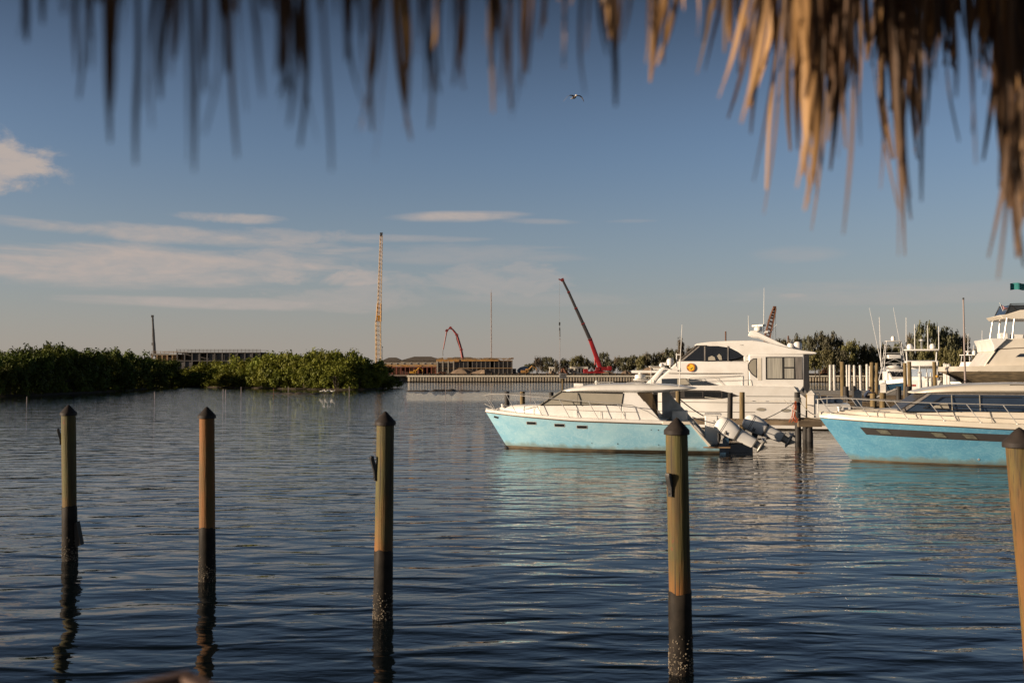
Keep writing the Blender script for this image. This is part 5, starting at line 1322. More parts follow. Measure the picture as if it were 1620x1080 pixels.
def person(name_label, loc, rz, crouch=True, cap=None, shirt='navy'):
    t = thing('person', name_label, 'person', loc, rz)
    # local +x is where the figure faces
    if crouch:
        J = dict(pel=(-.18, 0, .36), sp=(-.10, 0, .58), ch=(.06, 0, .80), nk=(.17, 0, .93), hd=(.25, 0, 1.04), tp=(.27, 0, 1.15),
                 shl=(.10, .19, .84), ell=(.34, .25, .66), wrl=(.56, .14, .70), shr=(.10, -.19, .84), elr=(.36, -.24, .70), wrr=(.60, -.10, .76),
                 hpl=(-.16, .10, .34), knl=(.24, .16, .46), anl=(.02, .15, .08), tol=(.22, .16, .04), hpr=(-.16, -.10, .34), knr=(.20, -.18, .10), anr=(-.22, -.16, .07), tor=(-.36, -.16, .10))
    else:
        J = dict(pel=(0, 0, .93), sp=(0, 0, 1.12), ch=(.0, 0, 1.33), nk=(.02, 0, 1.50), hd=(.05, 0, 1.62), tp=(.05, 0, 1.73),
                 shl=(0, .19, 1.42), ell=(.06, .27, 1.14), wrl=(.24, .22, .98), shr=(0, -.19, 1.42), elr=(.06, -.27, 1.14), wrr=(.26, -.2, 1.02),
                 hpl=(0, .10, .9), knl=(.03, .11, .48), anl=(-.02, .11, .08), tol=(.16, .12, .03), hpr=(0, -.10, .9), knr=(.03, -.11, .48), anr=(-.02, -.11, .08), tor=(.16, -.12, .03))
    K = list(J); I = {k: i for i, k in enumerate(K)}
    rad = dict(pel=.15, sp=.14, ch=.16, nk=.06, hd=.095, tp=.07, shl=.075, ell=.05, wrl=.034, shr=.075, elr=.05, wrr=.034, hpl=.10, knl=.068, anl=.045, tol=.04, hpr=.10, knr=.068, anr=.045, tor=.04)
    E = [('pel', 'sp'), ('sp', 'ch'), ('ch', 'nk'), ('nk', 'hd'), ('hd', 'tp'), ('ch', 'shl'), ('shl', 'ell'), ('ell', 'wrl'), ('ch', 'shr'), ('shr', 'elr'), ('elr', 'wrr'),
         ('pel', 'hpl'), ('hpl', 'knl'), ('knl', 'anl'), ('anl', 'tol'), ('pel', 'hpr'), ('hpr', 'knr'), ('knr', 'anr'), ('anr', 'tor')]
    V = [J[k] for k in K]; RA = [rad[k] for k in K]; ED = [(I[a], I[b]) for a, b in E]
    # hands: palm, four fingers and a thumb, closing forward
    for side, s in (('wrl', 1), ('wrr', -1)):
        w = Vector(J[side]); b = len(V)
        V.append(w + Vector((.075, -.01 * s, .005))); RA.append(.032); ED.append((I[side], b))
        for q, (ln, dy) in enumerate(((.075, .026), (.085, .009), (.08, -.009), (.062, -.025))):
            i0 = len(V); V.append(w + Vector((.11, dy, .005))); RA.append(.0105); V.append(w + Vector((.11 + ln * .6, dy, -.012))); RA.append(.009); V.append(w + Vector((.11 + ln * .8, dy, -.04))); RA.append(.008)
            ED += [(b, i0), (i0, i0 + 1), (i0 + 1, i0 + 2)]
        i0 = len(V); V.append(w + Vector((.06, -.04 * s, .0))); RA.append(.012); V.append(w + Vector((.10, -.055 * s, -.02))); RA.append(.010); ED += [(b, i0), (i0, i0 + 1)]
    nk, el = Vector(J['nk']), None
    sleeves = [(Vector(J['shl']), Vector(J['ell'])), (Vector(J['shr']), Vector(J['elr']))]
    def zone(c):
        c = Vector(c); pl = Vector(J['pel']); ax = (Vector(J['nk']) - pl); u = (c - pl).dot(ax) / ax.length_squared
        for a, b in sleeves:
            d = b - a; k = (c - a).dot(d) / d.length_squared
            if -.2 < k < .85 and (c - a - d * k).length < .10: return 1
            for w in ('wrl', 'wrr'):
                if (c - Vector(J[w])).length < .3 and k > .85 and (c - (a + d)).length < .5 and c.x > J['ell'][0] - .02: return 0
        if u > 1.02 + .0: return 0
        if u > .08 and (c - (pl + ax * u)).length < .27 and c.z > pl.z: return 1
        return 2
    skin_body('body', V, ED, RA, ['skin', shirt, 'trousers'], t, 0, 2, zone)
    h = Vector(J['hd'])
    g = G(); g.sphere(h + Vector((-.02, 0, .045)), .108, 14, 10, (1.02, .92, 1.0))
    g.build('cap' if cap else 'hair', cap or 'hair', t)
    if cap:
        g2 = G(); g2.sphere(h + Vector((.11, 0, .05)), .09, 12, 6, (1, .8, .16)); g2.build('cap_brim', cap, t)
    g = G()
    for s in (1, -1):
        g.sphere(h + Vector((.082, .034 * s, .01)), .013, 6, 5); 
    g.build('eyes', 'black', t)
    g = G(); g.sphere(h + Vector((.105, 0, -.012)), .017, 6, 5, (1.1, .8, 1.3)); g.sphere(h + Vector((.088, 0, -.052)), .02, 6, 5, (.5, 1.2, .3)); g.sphere(h + Vector((0, .092, 0)), .024, 6, 5, (.8, .4, 1.2)); g.sphere(h + Vector((0, -.092, 0)), .024, 6, 5, (.8, .4, 1.2)); g.build('face_features', 'skin', t)
    return t
PP = at(1371.5, 636, 86)
ps = person('crouching dark haired man in a navy shirt working on the dock', (PP.x, PP.y, 1.4), R(-8), True); ps.scale = (1.12, 1.12, 1.12)
P2 = at(1523, 600, 91.0)
p2 = person('dark clothed man in an orange cap standing by the small white skiff', (at(1524.5, 600, 87.5).x, 87.5, 1.4), R(-60), False, 'orange_cap', 'trousers')
t = thing('dock_ladder', 'white metal boarding ladder lying aslant beside the crouching man', 'ladder', tuple(at(1386, 632, 86.6)))
g = G(); a, b = Vector((0, 0, .15)), at(1419, 617, 86.9) - at(1386, 632, 86.6) + Vector((0, 0, .1))
for dy in (0, .35): g.tube([a + Vector((0, dy, 0)), b + Vector((0, dy, 0))], .05)
for k in range(7): p = a.lerp(b, (k + .5) / 7); g.tube([p, p + Vector((0, .35, 0))], .035)
g.build('ladder_frame', 'pvc', t)

# ------------------------------------------------------------------ trees
def crown_mesh(name, seed, lobes, leaves, leaf, shape, m, flat=1.0, inner=.35):
    """many leaf-sized faces gathered in uneven clumps through the crown's volume; unit-size crown"""
    r = random.Random(seed); vs, fs = [], []
    L = []
    for i in range(lobes):
        a = r.uniform(0, 2 * math.pi); h = r.random(); c = shape(a, h, r)
        L.append((Vector(c), r.uniform(.13, .27)))
    for c, rad in L:
        n = int(leaves * (rad / .22) ** 2)
        for k in range(n):
            d = Vector((r.gauss(0, 1), r.gauss(0, 1), r.gauss(0, 1) + .25)).normalized()
            rr = rad * (r.random() ** inner) * (1 + .25 * math.sin(7 * d.x + 5 * d.z + c.x * 9))
            p = c + Vector((d.x, d.y, d.z * flat)) * rr
            nrm = (d + Vector((r.uniform(-1, 1), r.uniform(-1, 1), r.uniform(-.3, 1.1))) * .75).normalized()
            u = nrm.orthogonal().normalized(); u = Matrix.Rotation(r.uniform(0, 6.28), 3, nrm) @ u; w = nrm.cross(u)
            s = leaf * r.uniform(.6, 1.35); q = s * r.uniform(.45, .75); b = len(vs)
            vs += [p - u * s, p - w * q + u * s * .1, p + u * s, p + w * q + u * s * .1]
            fs.append((b, b + 1, b + 2, b + 3))
    me = bpy.data.meshes.new(name); me.from_pydata([tuple(v) for v in vs], [], fs); me.materials.append(M[m])
    return me
def trunk_mesh(name, seed, multi, h, r0):
    r = random.Random(seed); g = G()
    for k in range(multi):
        a = r.uniform(0, 6.28); sp = .25 if multi > 1 else .03
        p0 = Vector((math.cos(a) * sp * .6, math.sin(a) * sp * .6, -.03)); p1 = p0 + Vector((math.cos(a) * sp * .3, math.sin(a) * sp * .3, h * .5)); p2 = p1 + Vector((r.uniform(-.15, .15), r.uniform(-.15, .15), h * .5))
        g.tube([p0, p1, p2], [r0, r0 * .75, r0 * .35], 6)
        for j in range(3):
            q = p1.lerp(p2, r.uniform(0, .7)); b = r.uniform(0, 6.28)
            g.tube([q, q + Vector((math.cos(b) * .18, math.sin(b) * .18, .14)), q + Vector((math.cos(b) * .38, math.sin(b) * .38, .22))], [r0 * .45, r0 * .3, r0 * .12], 5)
    bmesh.ops.recalc_face_normals(g.bm, faces=g.bm.faces)
    me = bpy.data.meshes.new(name); g.bm.to_mesh(me); g.bm.free(); me.materials.append(M['trunk'])
    return me
def sh_mangrove(a, h, r):   # a dome that reaches down to the water
    z = .06 + .86 * h ** .8; w = (1 - (max(0, z - .15) / .95) ** 2.2) ** .5
    k = w * (r.random() ** .35); return (math.cos(a) * k * .92, math.sin(a) * k * .92, z)
def sh_oak(a, h, r):
    z = .30 + .60 * h; w = math.sin(max(0.02, min(1, (z - .18) / .84)) * math.pi) ** .6
    k = .85 * w * (r.random() ** .4); return (math.cos(a) * k, math.sin(a) * k, z)
def sh_pine(a, h, r):
    z = .18 + .78 * h; w = .62 * (1.05 - z) ** .55 + .05
    k = w * (r.random() ** .5); return (math.cos(a) * k, math.sin(a) * k, z)
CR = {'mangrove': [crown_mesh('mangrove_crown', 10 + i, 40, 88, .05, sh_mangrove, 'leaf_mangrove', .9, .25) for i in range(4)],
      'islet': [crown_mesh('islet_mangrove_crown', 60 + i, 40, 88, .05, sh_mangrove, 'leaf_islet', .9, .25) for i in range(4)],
      'oak': [crown_mesh('oak_crown', 30 + i, 44, 46, .06, sh_oak, 'leaf_far', .8) for i in range(3)],
      'olive': [crown_mesh('olive_crown', 40 + i, 44, 46, .058, sh_oak, 'leaf_olive', .8) for i in range(2)],
      'pine': [crown_mesh('pine_crown', 50 + i, 48, 34, .05, sh_pine, 'leaf_pine', .7, .6) for i in range(3)]}
TR = {'islet': trunk_mesh('mangrove_trunk', 1, 5, .6, .035), 'mangrove': trunk_mesh('mangrove_trunk', 1, 5, .6, .035), 'oak': trunk_mesh('oak_trunk', 2, 1, .62, .045), 'olive': trunk_mesh('olive_trunk', 3, 1, .6, .04), 'pine': trunk_mesh('pine_trunk', 4, 1, .9, .028)}
def tree(kind, name, label, x, y, z, w, h, i, group):
    t = thing(name, label, 'tree', (x, y, z), rnd.uniform(0, 6.28), group); t.scale = (w, w, h)
    c = bpy.data.objects.new('crown', CR[kind][i % len(CR[kind])]); COL.objects.link(c); c.parent = t
    k = bpy.data.objects.new('trunk', TR[kind]); COL.objects.link(k); k.parent = t
    return t
def profile_rows(prof, base, rows, step, wpx, label, group):
    """rows of mangroves between two pixel columns of the shore, heights from the sky line they make"""
    i = 0
    for row, (dd, hk) in enumerate(rows):
        px = prof[0][0] + row * step * .4
        while px < prof[-1][0]:
            pb = interp(base, px); d = gnd(px, pb).y + dd
            top = interp(prof, px) + rnd.uniform(-1.5, 5.5)
            zt = at(px, top, d).z; h = (zt - .2) * hk * rnd.uniform(.86, 1.0); p = at(px, pb, d)
            w = wpx * d / FPX * rnd.uniform(.85, 1.25)
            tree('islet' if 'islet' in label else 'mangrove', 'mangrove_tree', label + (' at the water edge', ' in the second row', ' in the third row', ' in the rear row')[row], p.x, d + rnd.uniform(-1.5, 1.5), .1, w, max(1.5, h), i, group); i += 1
            px += step * rnd.uniform(.8, 1.25)
PL = [(-26, 548), (0, 550), (45, 540), (75, 546), (120, 543), (150, 551), (190, 552), (225, 556), (250, 566), (270, 570), (284, 580)]
BL = [(-26, 627.3), (0, 627), (60, 624.5), (150, 620), (230, 614.5), (284, 610)]
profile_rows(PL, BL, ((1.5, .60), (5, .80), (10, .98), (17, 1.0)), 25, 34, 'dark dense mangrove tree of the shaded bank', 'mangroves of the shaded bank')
PR = [(294, 580), (310, 574), (350, 571), (400, 562), (440, 556), (480, 553), (520, 549), (580, 560), (594, 572), (604, 588)]
BR = [(294, 611), (360, 612.5), (450, 614.5), (540, 616), (600, 614.5), (616, 611.5)]
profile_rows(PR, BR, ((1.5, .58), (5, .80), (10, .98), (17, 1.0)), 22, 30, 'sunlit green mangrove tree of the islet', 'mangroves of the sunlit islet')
def far_tree(px, ytop, d, kind, wpx, label, i, group):
    p = at(px, ytop, d); h = (p.z - 2.9) * (rnd.uniform(.84, .98) if px < 1230 else rnd.uniform(.94, 1.08))
    nm = {'oak': 'oak_tree', 'olive': 'olive_green_tree', 'pine': 'feathery_tree'}[kind]
    tree(kind, nm, label, p.x, d, 2.8, wpx * d / FPX, h, i, group)
FT = [(838, 571, 600, 'oak', 8), (851, 561, 580, 'pine', 13), (866, 564, 590, 'oak', 11), (880, 566, 600, 'pine', 9), (893, 565, 585, 'oak', 10), (914, 559, 560, 'olive', 14), (925, 563, 575, 'oak', 10), (940, 570, 600, 'pine', 8), (955, 556, 640, 'oak', 9), (965, 565, 590, 'oak', 9), (977, 561, 580, 'pine', 10), (990, 562, 575, 'oak', 12), (1003, 557, 585, 'oak', 11), (1015, 560, 560, 'olive', 10), (1024, 553, 570, 'pine', 12), (1036, 553, 560, 'oak', 13), (1048, 549, 575, 'pine', 11), (1058, 552, 570, 'oak', 11), (1071, 547, 560, 'oak', 12), (1077, 534, 550, 'pine', 11), (1090, 543, 560, 'pine', 12), (1102, 540, 570, 'oak', 12), (1120, 552, 560, 'oak', 14), (1150, 556, 580, 'oak', 15), (1185, 556, 570, 'pine', 14), (1215, 545, 560, 'oak', 14),
      (1236, 537, 430, 'oak', 12), (1250, 538, 440, 'pine', 12), (1262, 535, 430, 'oak', 13), (1277, 533, 420, 'oak', 9), (1296, 529, 400, 'oak', 17), (1316, 526, 395, 'oak', 18), (1330, 534, 400, 'pine', 13), (1345, 543, 390, 'olive', 15), (1362, 548, 400, 'olive', 14), (1372, 545, 395, 'oak', 12), (1387, 546, 410, 'oak', 13), (1404, 545, 400, 'olive', 14), (1420, 541, 410, 'oak', 13), (1438, 536, 400, 'pine', 12), (1452, 528, 380, 'oak', 14), (1467, 517, 370, 'oak', 16), (1484, 518, 375, 'oak', 16), (1500, 519, 370, 'oak', 15), (1513, 530, 380, 'oak', 13), (1527, 536, 390, 'pine', 13), (1490, 546, 345, 'olive', 15), (1467, 551, 350, 'olive', 14), (1512, 551, 340, 'olive', 14), (1546, 549, 400, 'pine', 13), (1560, 548, 410, 'oak', 12), (1576, 551, 420, 'oak', 13), (1592, 552, 420, 'oak', 13), (1610, 551, 420, 'pine', 13), (1290, 553, 385, 'olive', 14), (1310, 556, 380, 'olive', 13), (1329, 556, 380, 'oak', 13)]
for i, (px, yt, d, kind, w) in enumerate(FT):
    side = 'behind the seawall left of the white yacht' if px < 1110 else ('behind the white yacht roof' if px < 1262 else 'behind the marina at the right')
    look = {'oak': 'dark round-crowned tree', 'olive': 'olive green bushy tree', 'pine': 'brownish feathery tree'}[kind]
    far_tree(px, yt, d, kind, w * rnd.uniform(1.0, 1.45), f'{look} {side}', i, f'{look}s {side}')

# ------------------------------------------------------------------ far buildings
def frame_building(name, label, px0, px1, ytop, d, floors, fh, cols, depth, mats, z0=2.9, rail=True, walls=0.0, seed=1):
    a, b = at(px0, ytop, d), at(px1, ytop, d); W = b.x - a.x; rr = random.Random(seed)
    t = thing(name, label, 'building', (a.x, d, z0))
    for f in range(1, floors + 1):
        g = G(); g.box((W / 2, depth / 2, f * fh - .18), (W, depth, .36)); g.build('floor_slab', mats[0], t, smooth=0)
    g = G()
    for f in range(floors):
        for i in range(cols + 1):
            for y in (.35, depth * .5, depth - .35): g.box((W * i / cols * .985 + W * .0075, y, f * fh + fh / 2 - .18), (.5, .5, fh - .36))
    g.build('columns', mats[1], t, smooth=0)['kind'] = 'stuff'
    for f in range(floors):
        for i in range(cols):
            if rr.random() < walls:
                g = G(); g.box((W * (i + .5) / cols, .55 + rr.uniform(0, .5), f * fh + fh / 2 - .18), (W / cols * rr.uniform(.5, .92), .25, fh - .4)); g.build('infill_wall', mats[2], t, smooth=0)
    g = G(); g.box((W / 2, depth * .72, floors * fh / 2 - .2), (W * .98, .3, floors * fh - .4)); g.build('back_wall', 'dark_open' if mats[3] is None else mats[3], t, smooth=0)
    if rail:
        g = G(); h = floors * fh
        g.box((W / 2, .1, h + .55), (W, .06, .12)); g.box((W / 2, .1, h + 1.05), (W, .06, .12)); 
        n = int(W / 1.5)
        for i in range(n + 1): g.box((W * i / n, .1, h + .55 + rr.uniform(0, .12)), (.13, .1, 1.2))
        g.box((W / 2, depth - .1, h + 1.0), (W, .06, .14))
        g.build('edge_rail', mats[4], t, smooth=0)
    return t, W
t, W = frame_building('construction_site_building', 'tan concrete building shell with yellow formwork on its roof edge', 690.5, 811, 569.8, 482, 2, 3.6, 17, 16, ['timber', 'concrete_grey', 'concrete_grey', None, 'timber'], walls=.82, seed=4)
g = G()
for i in range(4): g.box((.5 + i * 2.6, -.25, 3.4), (.55, .45, 6.9))
g.box((4.3, -.1, 6.6), (8.8, .5, 1.2)); g.build('entrance_frame', 'concrete', t, smooth=0)
g = G(); g.box((5.5, -.3, 7.0), (11.0, .3, 1.0)); g.box((21, -.15, 7.1), (18, .2, .7)); g.build('formwork_edge', 'orange_form', t, smooth=0)
g = G(); rr = random.Random(3)
for i in range(36): x = rr.uniform(0, W); g.box((x, rr.uniform(.5, 10), 7.6 + rr.uniform(0, .7)), (rr.uniform(.5, 2.2), .5, rr.uniform(.3, .9)))
g.build('roof_materials', 'timber', t, smooth=0)
t, W = frame_building('low_site_building', 'long low red brown steel frame by the mangrove islet', 606, 690, 577.5, 500, 1, 4.2, 12, 18, ['red_frame', 'red_frame', 'timber', None, 'orange_form'], walls=.25, seed=8)
g = G(); rr = random.Random(6)
for i in range(30): g.box((rr.uniform(0, W), rr.uniform(0, 8), 4.35 + rr.uniform(0, .5)), (rr.uniform(.6, 2.4), .5, rr.uniform(.3, .8)))
g.build('roof_materials', 'orange_form', t, smooth=0)
t, W = frame_building('concrete_frame_building', 'grey unfinished concrete building behind the gap in the mangroves', 279, 412, 557.5, 400, 3, 3.3, 11, 14, ['shell', 'shell', 'shell', 'shell', 'concrete_grey'], z0=2.4, walls=.55, seed=12)
t2, W2 = frame_building('site_office_building', 'low tan building stub left of the grey unfinished building', 240, 281, 560.5, 402, 2, 4.6, 5, 12, ['concrete', 'timber', 'timber', None, 'timber'], z0=2.4, walls=.5, seed=14)
def house(px0, px1, yeave, yridge, d, label, seed=1):
    a, b = at(px0, yeave, d), at(px1, yeave, d); W = b.x - a.x; h = a.z - 2.9; rh = at(px0, yridge, d).z - a.z; D = 16
    t = thing('apartment_building', label, 'building', (a.x, d, 2.9))
    g = G(); g.box((W / 2, D / 2, h / 2), (W, D, h)); g.build('wall', 'beigewall', t, smooth=0)
    g = G(); o = .8; rg = min(W * .3, D / 2)
    E = [(-o, -o, h), (W + o, -o, h), (W + o, D + o, h), (-o, D + o, h)]; T1, T2 = (rg, D / 2, h + rh), (W - rg, D / 2, h + rh)
    for q in ([E[0], E[1], T2, T1], [E[2], E[3], T1, T2]): g.faces([g.bm.faces.new([g.bm.verts.new(p) for p in q])])
    for q in ([E[1], E[2], T2], [E[3], E[0], T1]): g.faces([g.bm.faces.new([g.bm.verts.new(p) for p in q])])
    g.box((W / 2, D / 2, h - .12), (W + 2 * o, D + 2 * o, .2)); g.build('roof', 'roof', t, smooth=0)
    n = max(2, int(W / 4.2)); rr = random.Random(seed)
    for i in range(n):
        for z in (h - 1.9, h - 5.0):
            g = G(); g.box((W * (i + .5) / n, -.03, z), (1.3, .1, 1.5)); w = g.build('window', 'white_matte', t, smooth=0)
            g = G(); g.box((W * (i + .5) / n, -.09, z), (1.05, .04, 1.25)); g.build('pane', 'glass', w, smooth=0)
    return t
house(634, 700, 570.5, 563.5, 640, 'beige apartment block with a long brown hip roof behind the low red frame', 1)
house(604, 634, 571, 565, 670, 'beige apartment block half hidden behind the yellow crane', 2)
house(700, 762, 570, 564.5, 690, 'brown roofed apartment block behind the tan building shell', 3)
house(768, 792, 571, 566, 700, 'small brown roof right of the thin radio mast base', 4)
# white site cabins
for px0, px1, yt, yb, d, lab in ((903, 930, 580.3, 586, 520, 'long cream site cabin left of the red crane'), (869, 877, 580.5, 586, 515, 'short cream site cabin among the dirt heaps'), (1028, 1046, 579.5, 584, 505, 'cream flat-roofed cabin left of the white yacht')):
    a, b = at(px0, yt, d), at(px1, yt, d); W = b.x - a.x; h = a.z - 2.9
    t = thing('site_cabin', lab, 'cabin', (a.x, d, 2.9))
    g = G(); g.box((W / 2, 1.5, h / 2), (W, 3, h)); g.build('wall', 'wallcap', t, smooth=0)
    g = G(); g.box((W / 2, 1.5, h + .1), (W + .5, 3.5, .2)); g.build('roof', 'white_matte', t, smooth=0)
    n = max(2, int(W / 1.6))
    for i in range(n):
        g = G(); g.box((W * (i + .5) / n, -.02, h * .55), (W / n * .42, .08, h * .5)); g.build('window', 'dark_open', t, smooth=0)
def heap(px, ytop, wpx, d, label, m='dirt', seed=1):
    p = at(px, ytop, d); h = p.z - 2.8; w = wpx * d / FPX / 2; r = random.Random(seed); g = G()
    n = 26; prev = None; rings = []
    ph = [r.uniform(0, 6) for _ in range(4)]
    for k in range(7):
        f = k / 6; row = []
        for i in range(n):
            a = 2 * math.pi * i / n; j = 1 + .22 * math.sin(3 * a + ph[0]) + .12 * math.sin(7 * a + ph[1]) + r.uniform(-.06, .06)
            q = w * (1 - f) ** .8 * j + .02
            row.append((math.cos(a) * q + .25 * w * f * math.sin(ph[2]), math.sin(a) * q * .6, h * (1 - (1 - f) ** 1.35) * (1 + .10 * math.sin(4 * a + ph[3]) * (1 - f)) - .3))
        rings.append(row)
    g.loft(rings)
    return tag(g.build('dirt_heap', m, loc=(p.x, d, 2.8), smooth=20), label, 'heap', 'heaps of dirt on the building site')
heap(738, 581.5, 62, 462, 'long tan dirt heap before the tan building shell', seed=1)
heap(764, 583, 44, 458, 'lower tan dirt heap overlapping the right end of the long one', seed=2)
heap(697, 586.5, 24, 455, 'flat dark dirt heap before the pale columns', 'rust', seed=3)
heap(872, 585, 16, 470, 'small dirt heap below the short cream cabin', seed=4)
heap(893, 581, 18, 480, 'brown dirt heap behind the notice board', 'rust', seed=5)
heap(1027, 579.5, 30, 470, 'brown dirt heap with a flat top left of the white yacht', seed=6)
heap(992, 585, 26, 462, 'low tan dirt heap right of the red crane', seed=7)
heap(960, 586, 30, 455, 'low grey brown dirt heap under the red crane', seed=8)
heap(1366, 571.5, 40, 300 + 140, 'big brown rubble heap behind the white posts', seed=9)
heap(1345, 575, 36, 445, 'second brown rubble heap left of the big one', seed=10)
heap(1312, 578, 34, 440, 'low brown rubble heap right of the yacht stern', 'rust', seed=11)

# ------------------------------------------------------------------ cranes and machines on the far shore
def lattice(g, p0, p1, w0, w1, bays, r, up=Vector((0, 1, 0)), diag=None):
    p0, p1 = Vector(p0), Vector(p1); d = (p1 - p0).normalized(); u = d.cross(up).normalized(); v = u.cross(d)
    C = []
    for k in range(bays + 1):
        f = k / bays; w = lerp(w0, w1, f) / 2; c = p0.lerp(p1, f)
        C.append([c + u * w + v * w, c - u * w + v * w, c - u * w - v * w, c + u * w - v * w])
    for i in range(4):
        g.tube([C[0][i], C[-1][i]], r, 4)
        for k in range(bays):
            a, b = (C[k][i], C[k + 1][(i + 1) % 4]) if k % 2 else (C[k][(i + 1) % 4], C[k + 1][i])
            g.tube([a, b], (diag or r * .6), 4)
            if k % 2 == 0: g.tube([C[k][i], C[k][(i + 1) % 4]], (diag or r * .6), 4)
def crawler(g, w=6.5, l=8.5):
    for s in (1, -1):
        g.side([(l / 2, .9), (l / 2 - .5, 1.5), (-l / 2 + .5, 1.5), (-l / 2, .9), (-l / 2, .5), (-l / 2 + .5, .05), (l / 2 - .5, .05), (l / 2, .5)], .55)
        bmesh.ops.translate(g.bm, verts=g.bm.verts[-16:], vec=(0, s * w / 2, 0))
D = 560; b0 = at(598.5, 576, D)
t = thing('crawler_crane', 'very tall yellow lattice boom crane rising beside the mangrove islet', 'crane', (b0.x, D, 2.9))
L0 = lambda px, py: at(px, py, D) - Vector((b0.x, D, 2.9))
g = G(); g.box((1.0, 0, .75), (8, 1.2, 1.5)); g.box((1.0, 5, .75), (8, 1.2, 1.5)); g.box((1.0, 2.5, 1.3), (5, 4, .8)); g.build('crawler_tracks', 'cranegrey', t)
g = G(); g.box((2.5, 2.5, 3.2), (8, 3.4, 2.6)); g.box((6.2, 2.5, 2.6), (1.6, 4.2, 2.4)); g.box((-1.2, .9, 3.2), (1.6, 1.6, 2.4)); g.build('crane_body', 'yellow', t)
g = G(); lattice(g, L0(598.7, 582), L0(598.2, 508), 2.9, 2.7, 20, .15); g.build('lower_boom', 'palelat', t, smooth=0)
g = G(); lattice(g, L0(599.0, 508), L0(600.2, 480), 2.6, 2.0, 8, .2); g.box(tuple(L0(599.3, 503)), (1.0, 1.0, 3)); g.build('boom_joint', 'yellow', t, smooth=0)
g = G(); lattice(g, L0(600.2, 480), L0(603.2, 373), 2.0, 1.3, 34, .11); g.build('upper_jib', 'palelat', t, smooth=0)
g = G(); g.tube([L0(596.0, 576), L0(595.2, 508), L0(599.0, 480), L0(602.6, 374)], .09, 4); g.build('edge_cable', 'yellow', t, smooth=0)
g = G(); g.box(tuple(L0(603.2, 371)), (1.3, 1.0, 2.0)); g.box(tuple(L0(602.0, 369)), (.6, .8, .8)); g.box(tuple(L0(604.4, 369)), (.6, .8, .8)); g.build('jib_head', 'cranegrey', t, smooth=0)
# the red telescopic crane
D = 478; b0 = at(947, 588, D)
t = thing('mobile_crane', 'red mobile crane with a long raised black and red telescopic boom', 'crane', (b0.x, D, 2.9))
L0 = lambda px, py: at(px, py, D) - Vector((b0.x, D, 2.9))
g = G(); g.box((-.5, 0, 1.4), (13, 2.8, .9)); g.box((-6.2, 0, 2.0), (2.2, 2.7, 1.9)); g.box((0, 0, 1.0), (11, 5.6, .3)); g.build('carrier', 'red', t, bevel=.1)
g = G()
for x in (-5, -3.4, -.6, 1.0, 2.6, 4.2):
    for y in (-1.3, 1.3): g.lathe((x, y - .25, .65), [(.3, 0), (.65, .02), (.65, .5), (.3, .52)], 12, 'Y')
g.build('wheels', 'black', t)
g = G(); g.box((2.6, 0, 3.1), (4.2, 2.9, 1.7)); g.box((5.2, 0, 3.3), (2.0, 3.0, 2.0)); g.box((-.6, -1.1, 3.0), (1.8, 1.2, 1.7)); g.box((0, 0, 2.1), (4, 2.6, .6)); g.build('crane_cab', 'red', t, bevel=.1)
def boxboom(g, a, b, w0, w1):
    a, b = Vector(a), Vector(b); d = (b - a).normalized(); u = d.cross(Vector((0, 1, 0))).normalized(); y = Vector((0, 1, 0))
    g.loft([g.ring(a, u * w0 / 2, y * w0 * .42, 4 if False else 12, 5), g.ring(b, u * w1 / 2, y * w1 * .42, 12, 5)])
g = G(); boxboom(g, L0(949.5, 580.5), L0(933.3, 536), 2.3, 1.85); g.build('boom_base', 'red', t)
g = G()
pts = [(933.6, 537, 1.75), (922.3, 512, 1.55), (911.0, 487.5, 1.3), (899.5, 462, 1.1), (890.3, 443.5, .95)]
for (x0, y0, w0), (x1, y1, w1) in zip(pts, pts[1:]): boxboom(g, L0(x0, y0), L0(x1, y1), w0, w0 * .96)
g.build('boom_sections', 'cranegrey', t)
g = G()
for x, y, w in ((933.4, 536.5, 2.1), (922.3, 512, 1.85), (911, 487.5, 1.6), (899.5, 462, 1.4)):
    q = L0(x, y); g2 = G(); g2.box(tuple(q), (w, w * .9, .5), ry=R(-25)); g2.build('boom_collar', 'darkred', t)
q = L0(889.5, 442.5); g.box(tuple(q), (1.6, 1.0, 1.3), ry=R(-25)); g.box(tuple(L0(886.4, 442.6)), (1.8, .7, .6), ry=R(25)); g.build('boom_head', 'darkred', t)
g = G(); g.cyl(L0(941.5, 577), L0(940.6, 556), .34); g.cyl(L0(940.6, 558), L0(939.5, 552), .2); g.build('luffing_ram', 'red', t)
g = G(); g.tube([L0(885.3, 443), L0(885.2, 509)], .045, 4); g.build('hoist_rope', 'wire', t, smooth=0)
g = G(); q = L0(885.3, 512); g.box(tuple(q), (.7, .5, 1.5)); g.cyl(tuple(q), tuple(L0(885.5, 520)), .12); q2 = L0(885.5, 521); g.box(tuple(q2), (.55, .4, 1.4)); g.tube([q2, L0(885.7, 533)], .26, 8); g.build('hook_block', 'cranegrey', t)
